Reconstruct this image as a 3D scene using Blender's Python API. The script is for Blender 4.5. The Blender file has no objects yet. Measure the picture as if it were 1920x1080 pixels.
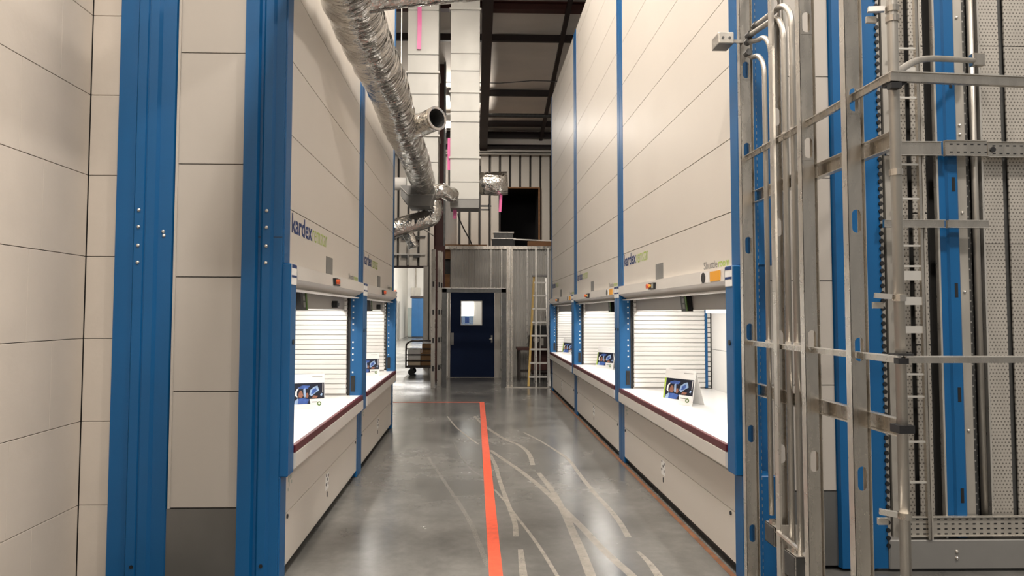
import bpy, bmesh, math, random
from mathutils import Vector, Matrix
random.seed(7)
SC = bpy.context.scene
COL = SC.collection
PI = math.pi
# ------------------------------------------------------------------ camera
F = 1280.0; YAW = math.radians(1.5); PITCH = math.atan(59.8 / 1280); ROLL = math.radians(0.15)
CX, CY = 923.71, 526.29
cd = bpy.data.cameras.new('camera'); cam = bpy.data.objects.new('camera', cd); COL.objects.link(cam)
cd.sensor_width = 36; cd.lens = 36 * F / 1920
cd.shift_x = (960 - CX) / 1920; cd.shift_y = (CY - 540) / 1920
cd.clip_start = 0.05; cd.clip_end = 200
fw = Vector((math.sin(YAW) * math.cos(PITCH), math.cos(YAW) * math.cos(PITCH), math.sin(PITCH)))
rt = fw.cross(Vector((0, 0, 1))).normalized(); up = rt.cross(fw)
r2 = rt * math.cos(ROLL) + up * math.sin(ROLL); u2 = up * math.cos(ROLL) - rt * math.sin(ROLL)
cam.matrix_world = Matrix(((r2.x, u2.x, -fw.x, 0), (r2.y, u2.y, -fw.y, 0), (r2.z, u2.z, -fw.z, 1.6), (0, 0, 0, 1)))
SC.camera = cam
# ------------------------------------------------------------------ world and exposure
w = bpy.data.worlds.new('world'); SC.world = w; w.use_nodes = True
w.node_tree.nodes['Background'].inputs[0].default_value = (1.0, 0.95, 0.88, 1)
w.node_tree.nodes['Background'].inputs[1].default_value = 0.32
SC.view_settings.view_transform = 'Standard'; SC.view_settings.look = 'None'
SC.view_settings.exposure = 0.05; SC.view_settings.gamma = 1.0; SC.view_settings.use_curve_mapping = False
# high-bay lamps that hang above the hall: (x, y, z, watts)
HIGH_BAYS = [(0.1, 4.6, 7.9, 360), (-0.5, 8.4, 7.8, 190), (0.0, 0.4, 7.9, 330), (-4.6, 0.6, 7.9, 170),
             (4.9, 0.6, 7.9, 330), (0.4, -4.5, 7.9, 340), (-0.6, 17.8, 6.55, 95)]
LAMP_COLOR = (1.0, 0.925, 0.84)
HALL_WATTS = 3200
OPENING_WATTS = 16

# ------------------------------------------------------------------ materials
def nt(name):
    m = bpy.data.materials.new(name); m.use_nodes = True
    return m, m.node_tree, m.node_tree.nodes['Principled BSDF']
def coords(t, scale=(1, 1, 1), kind='Object'):
    c = t.nodes.new('ShaderNodeTexCoord'); mp = t.nodes.new('ShaderNodeMapping')
    mp.inputs['Scale'].default_value = scale
    t.links.new(c.outputs[kind], mp.inputs['Vector']); return mp.outputs['Vector']
def noise(t, vec, scale, detail=4, rough=0.55):
    n = t.nodes.new('ShaderNodeTexNoise'); n.inputs['Scale'].default_value = scale
    n.inputs['Detail'].default_value = detail; n.inputs['Roughness'].default_value = rough
    t.links.new(vec, n.inputs['Vector']); return n.outputs['Fac']
def ramp(t, fac, stops):
    r = t.nodes.new('ShaderNodeValToRGB'); e = r.color_ramp.elements
    e[0].position, e[0].color = stops[0][0], (*stops[0][1], 1)
    e[1].position, e[1].color = stops[-1][0], (*stops[-1][1], 1)
    for p, c in stops[1:-1]:
        k = e.new(p); k.color = (*c, 1)
    t.links.new(fac, r.inputs['Fac']); return r.outputs['Color']
def bump(t, b, fac, strength, dist=0.01):
    n = t.nodes.new('ShaderNodeBump'); n.inputs['Strength'].default_value = strength; n.inputs['Distance'].default_value = dist
    t.links.new(fac, n.inputs['Height']); t.links.new(n.outputs['Normal'], b.inputs['Normal'])
def sc(c, k): return tuple(min(1, x * k) for x in c)
def mat(name, col, rough=0.5, metal=0.0, var=0.06, nscale=3.0, stretch=(1, 1, 1), bmp=0.0, bscale=60, coat=0.0, rvar=0.0):
    m, t, b = nt(name)
    v = coords(t, stretch)
    f = noise(t, v, nscale)
    t.links.new(ramp(t, f, [(0.3, sc(col, 1 - var)), (0.7, sc(col, 1 + var))]), b.inputs['Base Color'])
    b.inputs['Roughness'].default_value = rough; b.inputs['Metallic'].default_value = metal
    if coat: b.inputs['Coat Weight'].default_value = coat; b.inputs['Coat Roughness'].default_value = 0.15
    if rvar:
        g = ramp(t, noise(t, v, nscale * 1.7), [(0.3, (rough - rvar,) * 3), (0.7, (rough + rvar,) * 3)])
        t.links.new(g, b.inputs['Roughness'])
    if bmp: bump(t, b, noise(t, v, bscale, 3), bmp)
    return m
def emit(name, col, strength):
    m, t, b = nt(name)
    b.inputs['Base Color'].default_value = (*col, 1); b.inputs['Emission Color'].default_value = (*col, 1)
    b.inputs['Emission Strength'].default_value = strength; return m

M = {}
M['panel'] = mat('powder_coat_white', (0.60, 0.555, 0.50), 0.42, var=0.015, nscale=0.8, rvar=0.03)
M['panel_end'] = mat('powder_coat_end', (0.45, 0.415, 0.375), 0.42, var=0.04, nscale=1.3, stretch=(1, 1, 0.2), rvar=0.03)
M['clad'] = mat('wall_cladding', (0.53, 0.472, 0.41), 0.55, var=0.05, nscale=2.6, bmp=0.08, bscale=25)
M['canopy'] = mat('canopy_white', (0.60, 0.57, 0.53), 0.4, var=0.015)
M['inner'] = mat('interior_white', (0.78, 0.765, 0.74), 0.4, var=0.02)
M['inner_grey'] = mat('interior_grey', (0.40, 0.38, 0.355), 0.5, var=0.03)
M['blue'] = mat('blue_powder_coat', (0.0015, 0.087, 0.245), 0.4, var=0.06, nscale=2, bmp=0.03, bscale=300)
M['kick'] = mat('grey_kick_steel', (0.22, 0.22, 0.216), 0.3, metal=0.8, var=0.12, nscale=1.2, rvar=0.05)
M['black'] = mat('black_plastic', (0.010, 0.010, 0.011), 0.45, var=0.1)
M['dark'] = mat('dark_gap', (0.03, 0.028, 0.026), 0.7, var=0.1)
M['maroon'] = mat('maroon_edge', (0.085, 0.006, 0.012), 0.4, var=0.05)
M['counter'] = mat('counter_white', (0.80, 0.79, 0.775), 0.3, var=0.015)
M['galv'] = mat('galvanised_steel', (0.56, 0.52, 0.465), 0.27, metal=1.0, var=0.14, nscale=9, stretch=(1, 1, 0.25), rvar=0.08)
M['galv_dull'] = mat('galvanised_dull', (0.40, 0.375, 0.335), 0.5, metal=0.55, var=0.13, nscale=7, stretch=(1, 1, 0.3), rvar=0.08)
M['galv_bright'] = mat('galvanised_bright', (0.66, 0.63, 0.58), 0.3, metal=0.8, var=0.08, nscale=6, rvar=0.06)
M['conduit'] = mat('conduit_steel', (0.44, 0.415, 0.375), 0.40, metal=0.8, var=0.1, nscale=12, stretch=(1, 1, 0.1))
M['zinc_dark'] = mat('dark_zinc', (0.10, 0.10, 0.098), 0.45, metal=0.6, var=0.2, nscale=14)
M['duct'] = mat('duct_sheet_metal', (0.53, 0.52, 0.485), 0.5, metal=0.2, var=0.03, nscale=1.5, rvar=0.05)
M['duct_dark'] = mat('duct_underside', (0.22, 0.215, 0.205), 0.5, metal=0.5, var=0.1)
M['steel_dark'] = mat('primer_steel', (0.020, 0.010, 0.009), 0.55, var=0.2, nscale=2)
M['steel_red'] = mat('red_primer_steel', (0.060, 0.014, 0.010), 0.6, var=0.2, nscale=2)
M['insul'] = mat('roof_insulation', (0.76, 0.70, 0.63), 0.7, var=0.08, nscale=1.2, stretch=(0.4, 1.6, 1), bmp=0.4, bscale=5)
M['rib'] = mat('ribbed_steel_wall', (0.56, 0.52, 0.46), 0.5, var=0.05, nscale=1.3, stretch=(1, 1, 0.3))
M['corr'] = mat('corrugated_steel', (0.50, 0.48, 0.44), 0.42, metal=0.35, var=0.08, nscale=1.4, stretch=(1, 1, 0.25))
M['door'] = mat('navy_door', (0.002, 0.009, 0.036), 0.6, var=0.1)
M['white_wall'] = mat('white_drywall', (0.80, 0.78, 0.74), 0.8, var=0.02)
M['wood'] = mat('lumber', (0.23, 0.11, 0.045), 0.7, var=0.25, nscale=4, stretch=(1, 6, 6))
M['carton'] = mat('cardboard', (0.27, 0.155, 0.07), 0.8, var=0.12)
M['carton_light'] = mat('light_cardboard', (0.62, 0.52, 0.38), 0.8, var=0.08)
M['paper'] = mat('white_paper', (0.80, 0.79, 0.77), 0.6, var=0.02)
M['orange'] = mat('orange_tape', (0.64, 0.085, 0.036), 0.5, var=0.16, nscale=18)
M['rust'] = mat('rust_line', (0.165, 0.070, 0.032), 0.6, var=0.3, nscale=10)
M['pink'] = mat('pink_ribbon', (0.85, 0.16, 0.42), 0.4, var=0.06)
M['yellow'] = mat('yellow_fibreglass', (0.42, 0.27, 0.06), 0.5, var=0.12)
M['alu'] = mat('aluminium', (0.62, 0.60, 0.56), 0.4, metal=0.6, var=0.06)
M['navy_print'] = mat('navy_print', (0.003, 0.028, 0.14), 0.5, var=0.02)
M['lime_print'] = mat('lime_print', (0.36, 0.52, 0.045), 0.5, var=0.02)
M['grey_print'] = mat('grey_print', (0.20, 0.19, 0.18), 0.5, var=0.05)
M['green_print'] = mat('green_print', (0.07, 0.16, 0.015), 0.5, var=0.05)
M['teal_print'] = mat('pale_teal_print', (0.36, 0.40, 0.36), 0.5, var=0.08)
M['plate'] = mat('grey_plate', (0.21, 0.205, 0.195), 0.45, metal=0.2, var=0.06)
M['amber'] = mat('amber_print', (0.80, 0.36, 0.02), 0.5, var=0.05)
M['red_btn'] = mat('red_orange_button', (0.62, 0.09, 0.02), 0.35, var=0.03)
M['photo_dark'] = mat('photo_dark', (0.006, 0.008, 0.022), 0.4, var=0.3, nscale=20)
M['photo_blue'] = mat('photo_blue', (0.05, 0.11, 0.36), 0.4, var=0.3, nscale=25)
M['photo_pale'] = mat('photo_pale', (0.30, 0.42, 0.62), 0.4, var=0.2, nscale=25)
M['photo_skin'] = mat('photo_skin', (0.30, 0.13, 0.085), 0.4, var=0.2, nscale=25)
M['rubber'] = mat('black_rubber', (0.012, 0.012, 0.012), 0.7, var=0.1)
M['void'] = mat('painted_darkness', (0.004, 0.004, 0.005), 0.95, var=0.1)
M['door'].node_tree.nodes['Principled BSDF'].inputs['Specular IOR Level'].default_value = 0.15
M['led'] = emit('led_strip', (1.0, 0.96, 0.90), 5.0)
M['lamp_glow'] = emit('lamp_diffuser', LAMP_COLOR, 9.0)
M['clutter'] = mat('dark_clutter', (0.035, 0.026, 0.022), 0.6, var=0.3, nscale=6)
M['brown_red'] = mat('dark_red_brown', (0.06, 0.017, 0.013), 0.6, var=0.2)

def mat_glass():
    m, t, b = nt('door_glass')
    b.inputs['Base Color'].default_value = (0.9, 0.95, 0.98, 1); b.inputs['Roughness'].default_value = 0.03
    b.inputs['Transmission Weight'].default_value = 1.0; b.inputs['IOR'].default_value = 1.1
    return m
M['glass'] = mat_glass()
def mat_floor():
    m, t, b = nt('polished_concrete')
    v = coords(t)
    a = noise(t, v, 0.9, 6, 0.62); c = noise(t, v, 7.0, 6, 0.7)
    mx = t.nodes.new('ShaderNodeMath'); mx.operation = 'MULTIPLY_ADD'; mx.inputs[1].default_value = 0.35
    t.links.new(c, mx.inputs[0]); t.links.new(a, mx.inputs[2])
    t.links.new(ramp(t, mx.outputs[0], [(0.42, (0.074, 0.073, 0.069)), (0.66, (0.118, 0.116, 0.109)), (0.9, (0.18, 0.175, 0.163))]), b.inputs['Base Color'])
    t.links.new(ramp(t, a, [(0.3, (0.17,) * 3), (0.7, (0.30,) * 3)]), b.inputs['Roughness'])
    b.inputs['Specular IOR Level'].default_value = 0.55
    bump(t, b, c, 0.05, 0.004)
    return m
M['floor'] = mat_floor()
def mat_mark(name, col, lo, hi, amt):
    m, t, b = nt(name)
    v = coords(t)
    b.inputs['Base Color'].default_value = (*col, 1); b.inputs['Roughness'].default_value = 0.5
    f = noise(t, v, 14, 6, 0.7)
    a = ramp(t, f, [(lo, (amt * 0.6,) * 3), (hi, (amt,) * 3)])
    t.links.new(a, b.inputs['Alpha']); return m
M['mark'] = mat_mark('dusty_tyre_mark', (0.40, 0.365, 0.315), 0.3, 0.65, 0.62)
M['mark_faint'] = mat_mark('faint_tyre_mark', (0.40, 0.37, 0.33), 0.2, 0.8, 0.22)
def mat_foil():
    m, t, b = nt('silver_foil')
    v = coords(t)
    b.inputs['Metallic'].default_value = 1.0
    t.links.new(ramp(t, noise(t, v, 6, 4), [(0.3, (0.50, 0.48, 0.45)), (0.7, (0.76, 0.74, 0.70))]), b.inputs['Base Color'])
    b.inputs['Roughness'].default_value = 0.10
    v2 = coords(t, (3.2, 7.5, 3.2))
    n1 = noise(t, v2, 2.0, 3, 0.5); n2 = noise(t, coords(t, (12, 20, 12)), 2.0, 2, 0.5)
    mx = t.nodes.new('ShaderNodeMath'); mx.operation = 'MULTIPLY_ADD'; mx.inputs[1].default_value = 0.13
    t.links.new(n2, mx.inputs[0]); t.links.new(n1, mx.inputs[2])
    bump(t, b, mx.outputs[0], 1.0, 0.042)
    return m
M['foil'] = mat_foil()
def mat_perf(name, base, hole, pitch, metal=0.5, r=0.3):
    # steel sheet punched with a staggered grid of small round holes
    m, t, b = nt(name)
    v = coords(t, (1 / pitch, 1 / pitch, 1 / pitch))
    s = t.nodes.new('ShaderNodeSeparateXYZ'); t.links.new(v, s.inputs[0])
    def mth(op, a, bb=None, c=None):
        n = t.nodes.new('ShaderNodeMath'); n.operation = op
        for i, x in enumerate((a, bb, c)):
            if x is None: continue
            if isinstance(x, (int, float)): n.inputs[i].default_value = x
            else: t.links.new(x, n.inputs[i])
        return n.outputs[0]
    row = mth('FLOOR', s.outputs['Z'])
    off = mth('MULTIPLY', mth('MODULO', row, 2.0), 0.5)
    fx = mth('SUBTRACT', mth('FRACT', mth('ADD', s.outputs['X'], off)), 0.5)
    fz = mth('SUBTRACT', mth('FRACT', s.outputs['Z']), 0.5)
    d = mth('SQRT', mth('ADD', mth('MULTIPLY', fx, fx), mth('MULTIPLY', fz, fz)))
    k = mth('LESS_THAN', d, r)
    base_c = ramp(t, noise(t, coords(t, (1, 1, 0.3)), 6), [(0.3, sc(base, 0.85)), (0.7, sc(base, 1.12))])
    mix = t.nodes.new('ShaderNodeMix'); mix.data_type = 'RGBA'
    t.links.new(k, mix.inputs['Factor']); t.links.new(base_c, mix.inputs['A']); mix.inputs['B'].default_value = (*hole, 1)
    t.links.new(mix.outputs['Result'], b.inputs['Base Color'])
    b.inputs['Metallic'].default_value = metal; b.inputs['Roughness'].default_value = 0.45
    return m
M['perf'] = mat_perf('perforated_sheet', (0.47, 0.44, 0.395), (0.17, 0.155, 0.14), 0.022, r=0.24)
M['perf_dark'] = mat_perf('dark_punched_strip', (0.085, 0.085, 0.083), (0.33, 0.32, 0.30), 0.034, r=0.17)
M['perf_white'] = mat_perf('punched_white_strip', (0.72, 0.71, 0.68), (0.08, 0.08, 0.08), 0.026, metal=0.0, r=0.25)
M['blue_punched'] = mat_perf('punched_blue_steel', (0.0045, 0.075, 0.26), (0.0015, 0.02, 0.07), 0.018, metal=0.0, r=0.2)

# ------------------------------------------------------------------ mesh helpers
class MB:
    def __init__(s): s.v = []; s.f = []
    def add(s, vs, fs):
        n = len(s.v); s.v += [tuple(p) for p in vs]; s.f += [tuple(i + n for i in q) for q in fs]; return s
    def box(s, x0, x1, y0, y1, z0, z1):
        v = [(x, y, z) for z in (z0, z1) for y in (y0, y1) for x in (x0, x1)]
        return s.add(v, [(0, 2, 3, 1), (4, 5, 7, 6), (0, 1, 5, 4), (2, 6, 7, 3), (0, 4, 6, 2), (1, 3, 7, 5)])
    def bar(s, a, b, wa, wb, ref=(0, 0, 1)):
        # rectangular bar from a to b: wa across, wb along ref
        a = Vector(a); b = Vector(b); d = (b - a).normalized(); r = Vector(ref)
        if abs(d.dot(r)) > 0.98: r = Vector((0, 1, 0))
        x = d.cross(r).normalized(); y = x.cross(d).normalized()
        v = []
        for p in (a, b):
            for i, j in ((-1, -1), (1, -1), (1, 1), (-1, 1)): v.append(p + x * i * wa / 2 + y * j * wb / 2)
        return s.add(v, [(0, 1, 2, 3), (7, 6, 5, 4), (0, 4, 5, 1), (1, 5, 6, 2), (2, 6, 7, 3), (3, 7, 4, 0)])
    def prism(s, prof, axis, a, b):
        # profile (list of 2-tuples) extruded along an axis from a to b
        n = len(prof); v = []
        for t in (a, b):
            for p, q in prof:
                v.append({'x': (t, p, q), 'y': (p, t, q), 'z': (p, q, t)}[axis])
        fs = [tuple(range(n)), tuple(range(2 * n - 1, n - 1, -1))]
        for i in range(n): j = (i + 1) % n; fs.append((i, j, n + j, n + i))
        return s.add(v, fs)
    def tube(s, path, r, n=10, cap=True, wrinkle=0.0, hollow=False):
        P = [Vector(p) for p in path]; rr = r if isinstance(r, (list, tuple)) else [r] * len(P)
        v = []; fs = []; prev = None
        for i, p in enumerate(P):
            d = (P[min(i + 1, len(P) - 1)] - P[max(i - 1, 0)]).normalized()
            if prev is None:
                ref = Vector((0, 0, 1)) if abs(d.z) < 0.9 else Vector((1, 0, 0))
                x = d.cross(ref).normalized()
            else: x = (prev - d * prev.dot(d)).normalized()
            prev = x; y = d.cross(x)
            for k in range(n):
                a = 2 * PI * k / n
                q = rr[i] * (1 + (random.uniform(-wrinkle, wrinkle) if wrinkle else 0))
                v.append(p + (x * math.cos(a) + y * math.sin(a)) * q)
        for i in range(len(P) - 1):
            for k in range(n):
                j = (k + 1) % n; fs.append((i * n + k, i * n + j, (i + 1) * n + j, (i + 1) * n + k))
        if cap: fs += [tuple(range(n - 1, -1, -1)), tuple((len(P) - 1) * n + k for k in range(n))]
        return s.add(v, fs)
    def cyl(s, c, axis, r, l, n=14):
        d = {'x': (1, 0, 0), 'y': (0, 1, 0), 'z': (0, 0, 1)}[axis]; c = Vector(c); d = Vector(d)
        return s.tube([c - d * l / 2, c + d * l / 2], r, n)
    def disc_ball(s, c, r, n=10):
        c = Vector(c); rows = 6; v = []; fs = []
        for i in range(rows + 1):
            t = PI * i / rows
            for k in range(n):
                a = 2 * PI * k / n; v.append(c + Vector((math.sin(t) * math.cos(a), math.sin(t) * math.sin(a), math.cos(t))) * r)
        for i in range(rows):
            for k in range(n): fs.append((i * n + k, i * n + (k + 1) % n, (i + 1) * n + (k + 1) % n, (i + 1) * n + k))
        return s.add(v, fs)
    def mesh(s, name, bevel=0.0, recalc=True):
        me = bpy.data.meshes.new(name); me.from_pydata(s.v, [], s.f)
        bm = bmesh.new(); bm.from_mesh(me)
        if recalc: bmesh.ops.recalc_face_normals(bm, faces=bm.faces)
        if bevel: bmesh.ops.bevel(bm, geom=bm.edges[:], offset=bevel, segments=1, affect='EDGES', clamp_overlap=True)
        bm.to_mesh(me); bm.free(); return me
    def build(s, name, m, parent=None, bevel=0.0, smooth=False, stuff=False):
        me = s.mesh(name, bevel); me.materials.append(M[m])
        if smooth:
            for p in me.polygons: p.use_smooth = True
        o = bpy.data.objects.new(name, me); COL.objects.link(o); o.parent = parent
        if stuff: o['kind'] = 'stuff'
        return o
def tag(o, label, cat, group=None):
    o['label'] = label; o['category'] = cat
    if group: o['group'] = group
    return o
def struct(o, label=None):
    o['kind'] = 'structure'
    if label: o['label'] = label
    return o
def empty(name, loc=(0, 0, 0), rz=0.0):
    o = bpy.data.objects.new(name, None); COL.objects.link(o); o.location = loc; o.rotation_euler = (0, 0, rz)
    o.empty_display_size = 0.1; return o
KIDS = {}
def copy_tree(o, parent=None):
    kids = [c for c in bpy.data.objects if c.parent == o]
    c = o.copy(); COL.objects.link(c)
    if parent is not None: c.parent = parent
    for k in kids: copy_tree(k, c)
    return c
def inst(o, loc=None):
    c = o.copy(); COL.objects.link(c)
    if loc is not None: c.location = loc
    return c
def box(name, m, dims, parent=None, bevel=0.0): return MB().box(*dims).build(name, m, parent, bevel)
_txt = {}
def text(name, s, m, parent, x, y, z, width, height, bold=0.0):
    # flat lettering standing in the local XZ plane, facing -Y; lower left corner at (x, z)
    key = (s, bold)
    if key not in _txt:
        cu = bpy.data.curves.new('t', 'FONT'); cu.body = s; cu.size = 1.0; cu.offset = bold; cu.resolution_u = 3
        ob = bpy.data.objects.new('t', cu); COL.objects.link(ob)
        dg = bpy.context.evaluated_depsgraph_get(); dg.update()
        me = bpy.data.meshes.new_from_object(ob.evaluated_get(dg))
        bpy.data.objects.remove(ob); bpy.data.curves.remove(cu); _txt[key] = me
    me = _txt[key].copy(); me.name = name
    xs = [v.co.x for v in me.vertices]; ys = [v.co.y for v in me.vertices]
    x0, x1, y0, y1 = min(xs), max(xs), min(ys), max(ys)
    for v in me.vertices:
        a = (v.co.x - x0) / (x1 - x0) * width; b = (v.co.y - y0) / (y1 - y0) * height
        v.co = (x + a, y, z + b)
    me.materials.clear(); me.materials.append(M[m])
    o = bpy.data.objects.new(name, me); COL.objects.link(o); o.parent = parent; return o
def arc(c, r, a0, a1, n, ax):
    # points of an arc about c; ax = two unit vectors
    c = Vector(c); u, v = Vector(ax[0]), Vector(ax[1])
    return [c + u * r * math.cos(a0 + (a1 - a0) * i / n) + v * r * math.sin(a0 + (a1 - a0) * i / n) for i in range(n + 1)]

# ------------------------------------------------------------------ high-bay lamps
def high_bay(x, y, z, watts, label):
    r = empty('high_bay_lamp', (x, y, z)); tag(r, label, 'lamp', 'high bay lamps under the roof')
    MB().prism([(-0.32, 0.0), (0.32, 0.0), (0.20, 0.16), (-0.20, 0.16)], 'y', -0.32, 0.32).build('housing', 'alu', r)
    box('diffuser', 'lamp_glow', (-0.29, 0.29, -0.29, 0.29, -0.012, -0.002), r)
    roof = 6.95 + max(0, (20 - y)) * 0.2
    MB().tube([(0, 0, 0.15), (0, 0, roof - z)], 0.012, 6).build('hanger_rod', 'zinc_dark', r)
    l = bpy.data.lights.new('lamp_light', 'AREA'); l.shape = 'SQUARE'; l.size = 0.58; l.energy = watts; l.color = LAMP_COLOR
    lo = bpy.data.objects.new('lamp_light', l); COL.objects.link(lo); lo.parent = r; lo.location = (0, 0, -0.02)
    l = bpy.data.lights.new('roof_fill_light', 'AREA'); l.size = 0.36; l.energy = watts * 0.6; l.color = LAMP_COLOR  # added upward fill that brightens the roof insulation
    lo = bpy.data.objects.new('roof_fill_light', l); COL.objects.link(lo); lo.parent = r; lo.location = (0, 0, 0.18); lo.rotation_euler = (PI, 0, 0)
lamp_names = ['above the near part of the aisle', 'above the far part of the aisle', 'above the aisle mouth', 'over the bay left of the aisle',
              'over the bay right of the aisle', 'over the floor before the aisle', 'before the ribbed back wall']
for h, n in zip(HIGH_BAYS, lamp_names): high_bay(*h, 'square high bay lamp hanging ' + n)

# ------------------------------------------------------------------ floor, roof, back wall
floor = struct(MB().add([(-14, -10, 0), (14, -10, 0), (14, 50, 0), (-14, 50, 0)], [(0, 1, 2, 3)]).build('floor', 'floor'), 'grey polished concrete floor with pale tyre marks')
MARKS = [
([(-0.413, 10.613, 0.023), (-0.257, 9.661, 0.024), (-0.091, 8.932, 0.025), (0.051, 8.388, 0.025)], 0),
([(0.191, 8.024, 0.044), (0.296, 7.611, 0.049), (0.448, 7.066, 0.051), (0.573, 6.522, 0.053), (0.664, 6.056, 0.055), (0.719, 5.707, 0.056), (0.768, 5.396, 0.058), (0.819, 5.074, 0.059), (0.86, 4.77, 0.06), (0.914, 4.466, 0.06), (0.965, 4.213, 0.06), (1.01, 3.9, .06)], 0),
([(0.006, 10.647, 0.041), (0.101, 9.982, 0.044), (0.211, 9.425, 0.047), (0.386, 8.729, 0.048), (0.548, 8.3, 0.05), (0.622, 7.807, 0.051), (0.616, 7.236, 0.052)], 0),
([(0.644, 6.899, 0.049), (0.702, 6.246, 0.053), (0.717, 5.819, 0.057), (0.724, 5.397, 0.06), (0.723, 4.991, 0.062), (0.723, 4.643, 0.064), (0.714, 4.218, 0.064), (0.70, 3.9, .064)], 0),
([(0.658, 9.201, 0.025), (0.808, 8.66, 0.031), (0.945, 8.014, 0.035), (1.029, 7.505, 0.039), (1.045, 6.814, 0.041), (1.071, 6.112, 0.042), (1.102, 5.674, 0.044), (1.115, 5.294, 0.045), (1.103, 4.923, 0.046)], 0),
([(1.101, 4.636, 0.025), (1.124, 4.429, 0.04), (1.126, 4.21, 0.053), (1.12, 3.95, .055)], 0),
([(-0.248, 8.487, 0.014), (-0.139, 7.617, 0.015), (-0.033, 7.073, 0.016), (0.079, 6.751, 0.017)], 1),
([(0.184, 6.255, 0.021), (0.261, 5.884, 0.023), (0.331, 5.453, 0.024), (0.402, 5.039, 0.025), (0.459, 4.648, 0.026), (0.508, 4.222, 0.026), (0.55, 3.9, .026)], 0),
([(0.176, 7.813, 0.039), (0.222, 7.242, 0.04), (0.241, 6.673, 0.04), (0.269, 6.063, 0.04), (0.295, 5.607, 0.04), (0.312, 5.262, 0.04), (0.301, 4.958, 0.041)], 0),
([(0.316, 4.686, 0.036), (0.303, 4.226, 0.049), (0.30, 3.9, .05)], 0),
([(-0.546, 7.823, 0.03), (-0.373, 6.996, 0.032), (-0.234, 6.327, 0.034), (-0.119, 5.777, 0.035), (-0.023, 5.268, 0.036), (0.032, 4.843, 0.036), (0.089, 4.384, 0.036)], 1)]
def catmull(P, n=5):
    out = []
    for i in range(len(P) - 1):
        p = [P[max(i - 1, 0)], P[i], P[i + 1], P[min(i + 2, len(P) - 1)]]
        for k in range(n):
            t = k / n
            out.append(tuple(0.5 * ((2 * p[1][c]) + (-p[0][c] + p[2][c]) * t + (2 * p[0][c] - 5 * p[1][c] + 4 * p[2][c] - p[3][c]) * t * t
                             + (-p[0][c] + 3 * p[1][c] - 3 * p[2][c] + p[3][c]) * t ** 3) for c in range(3)))
    out.append(tuple(P[-1])); return out
for i, (pts, faint) in enumerate(MARKS):
    pts = catmull(pts); m = MB(); v = []; z = 0.0006 + 0.00015 * i
    for x, y, wd in pts: v += [(x - wd / 2, y, z), (x + wd / 2, y, z)]
    m.add(v, [(2 * k, 2 * k + 1, 2 * k + 3, 2 * k + 2) for k in range(len(pts) - 1)])
    m.build('tyre_mark', 'mark_faint' if faint else 'mark', floor)
t = box('floor_tape', 'orange', (0.094, 0.178, 1.5, 12.26, 0, 0.003)); tag(t, 'wide orange floor tape running down the middle of the aisle', 'tape')
t = box('floor_tape', 'orange', (-2.4, 0.178, 12.262, 12.31, 0, 0.003)); tag(t, 'thin orange floor tape crossing the far end of the aisle', 'tape')
t = box('floor_tape', 'rust', (1.565, 1.60, 3.2, 14.2, 0, 0.002)); tag(t, 'rust brown line along the base of the right storage lifts', 'tape')

# roof: sloping insulation blanket with steel under it
def roof_z(y): return 6.95 + (20 - y) * 0.2
ceiling = MB()
ny = 60; nx = 24; vs = []; fs = []
for j in range(ny + 1):
    y = -10 + 30.3 * j / ny
    for i in range(nx + 1):
        x = -12 + 24 * i / nx
        vs.append((x, y, roof_z(y) + 0.05 - 0.07 * abs(math.sin(y * 1.9)) * abs(math.sin(x * 1.3 + 0.4))))
for j in range(ny):
    for i in range(nx): a = j * (nx + 1) + i; fs.append((a, a + 1, a + nx + 2, a + nx + 1))
ceiling = struct(ceiling.add(vs, fs).build('ceiling', 'insul', smooth=True), 'sagging grey roof insulation between dark purlins')
for y, n in ((15.2, 'nearest the duct tops'), (17.6, 'in the middle of the roof view'), (19.3, 'close to the eave')):
    z = roof_z(y); m = MB()
    m.box(-9, 9, y - 0.03, y + 0.03, z - 0.15, z - 0.01); m.box(-9, 9, y - 0.03, y + 0.05, z - 0.165, z - 0.15)
    tag(m.build('roof_purlin', 'steel_dark'), 'dark steel roof purlin ' + n, 'purlin', 'roof purlins')
for y, z, hh, n in ((14.1, 7.97, 0.14, 'crossing above the far lifts'), (12.0, 8.15, 0.3, 'hidden above the ducts')):
    m = MB(); m.box(-9, 9, y - 0.012, y + 0.012, z, z + hh); m.box(-9, 9, y - 0.1, y + 0.1, z - 0.02, z); m.box(-9, 9, y - 0.1, y + 0.1, z + hh, z + hh + 0.02)
    tag(m.build('steel_beam', 'steel_red'), 'dark red steel cross beam ' + n, 'beam')
def rafter(name, x, wd, dp, y0, y1, m, label):
    mb = MB(); v = []
    for y in (y0, y1):
        z = roof_z(y) - 0.2
        v += [(x - wd / 2, y, z - dp), (x + wd / 2, y, z - dp), (x + wd / 2, y, z), (x - wd / 2, y, z)]
    mb.add(v, [(0, 1, 2, 3), (7, 6, 5, 4), (0, 4, 5, 1), (1, 5, 6, 2), (2, 6, 7, 3), (3, 7, 4, 0)])
    tag(mb.build(name, m), label, 'beam')
rafter('roof_rafter', 0.24, 0.22, 0.42, 12, 19.9, 'steel_dark', 'wide dark steel rafter beside the right vertical duct')
rafter('roof_rafter', 1.93, 0.09, 0.10, 12, 19.9, 'steel_dark', 'slim dark rafter near the right lifts')
m = MB(); m.tube([(-6, 18.4, 6.95), (0.2, 18.4, 6.98), (5, 18.4, 6.98)], 0.06, 10)
tag(m.build('roof_pipe', 'zinc_dark', smooth=True), 'grey pipe running under the purlins', 'pipe')
m = MB(); m.tube([(-6, 16.6, 7.3), (0.6, 16.6, 7.26), (1.4, 16.6, 7.33), (5, 16.6, 7.3)], 0.012, 6)
tag(m.build('hanging_cable', 'zinc_dark'), 'thin cable strung below the roof insulation', 'cable')
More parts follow.
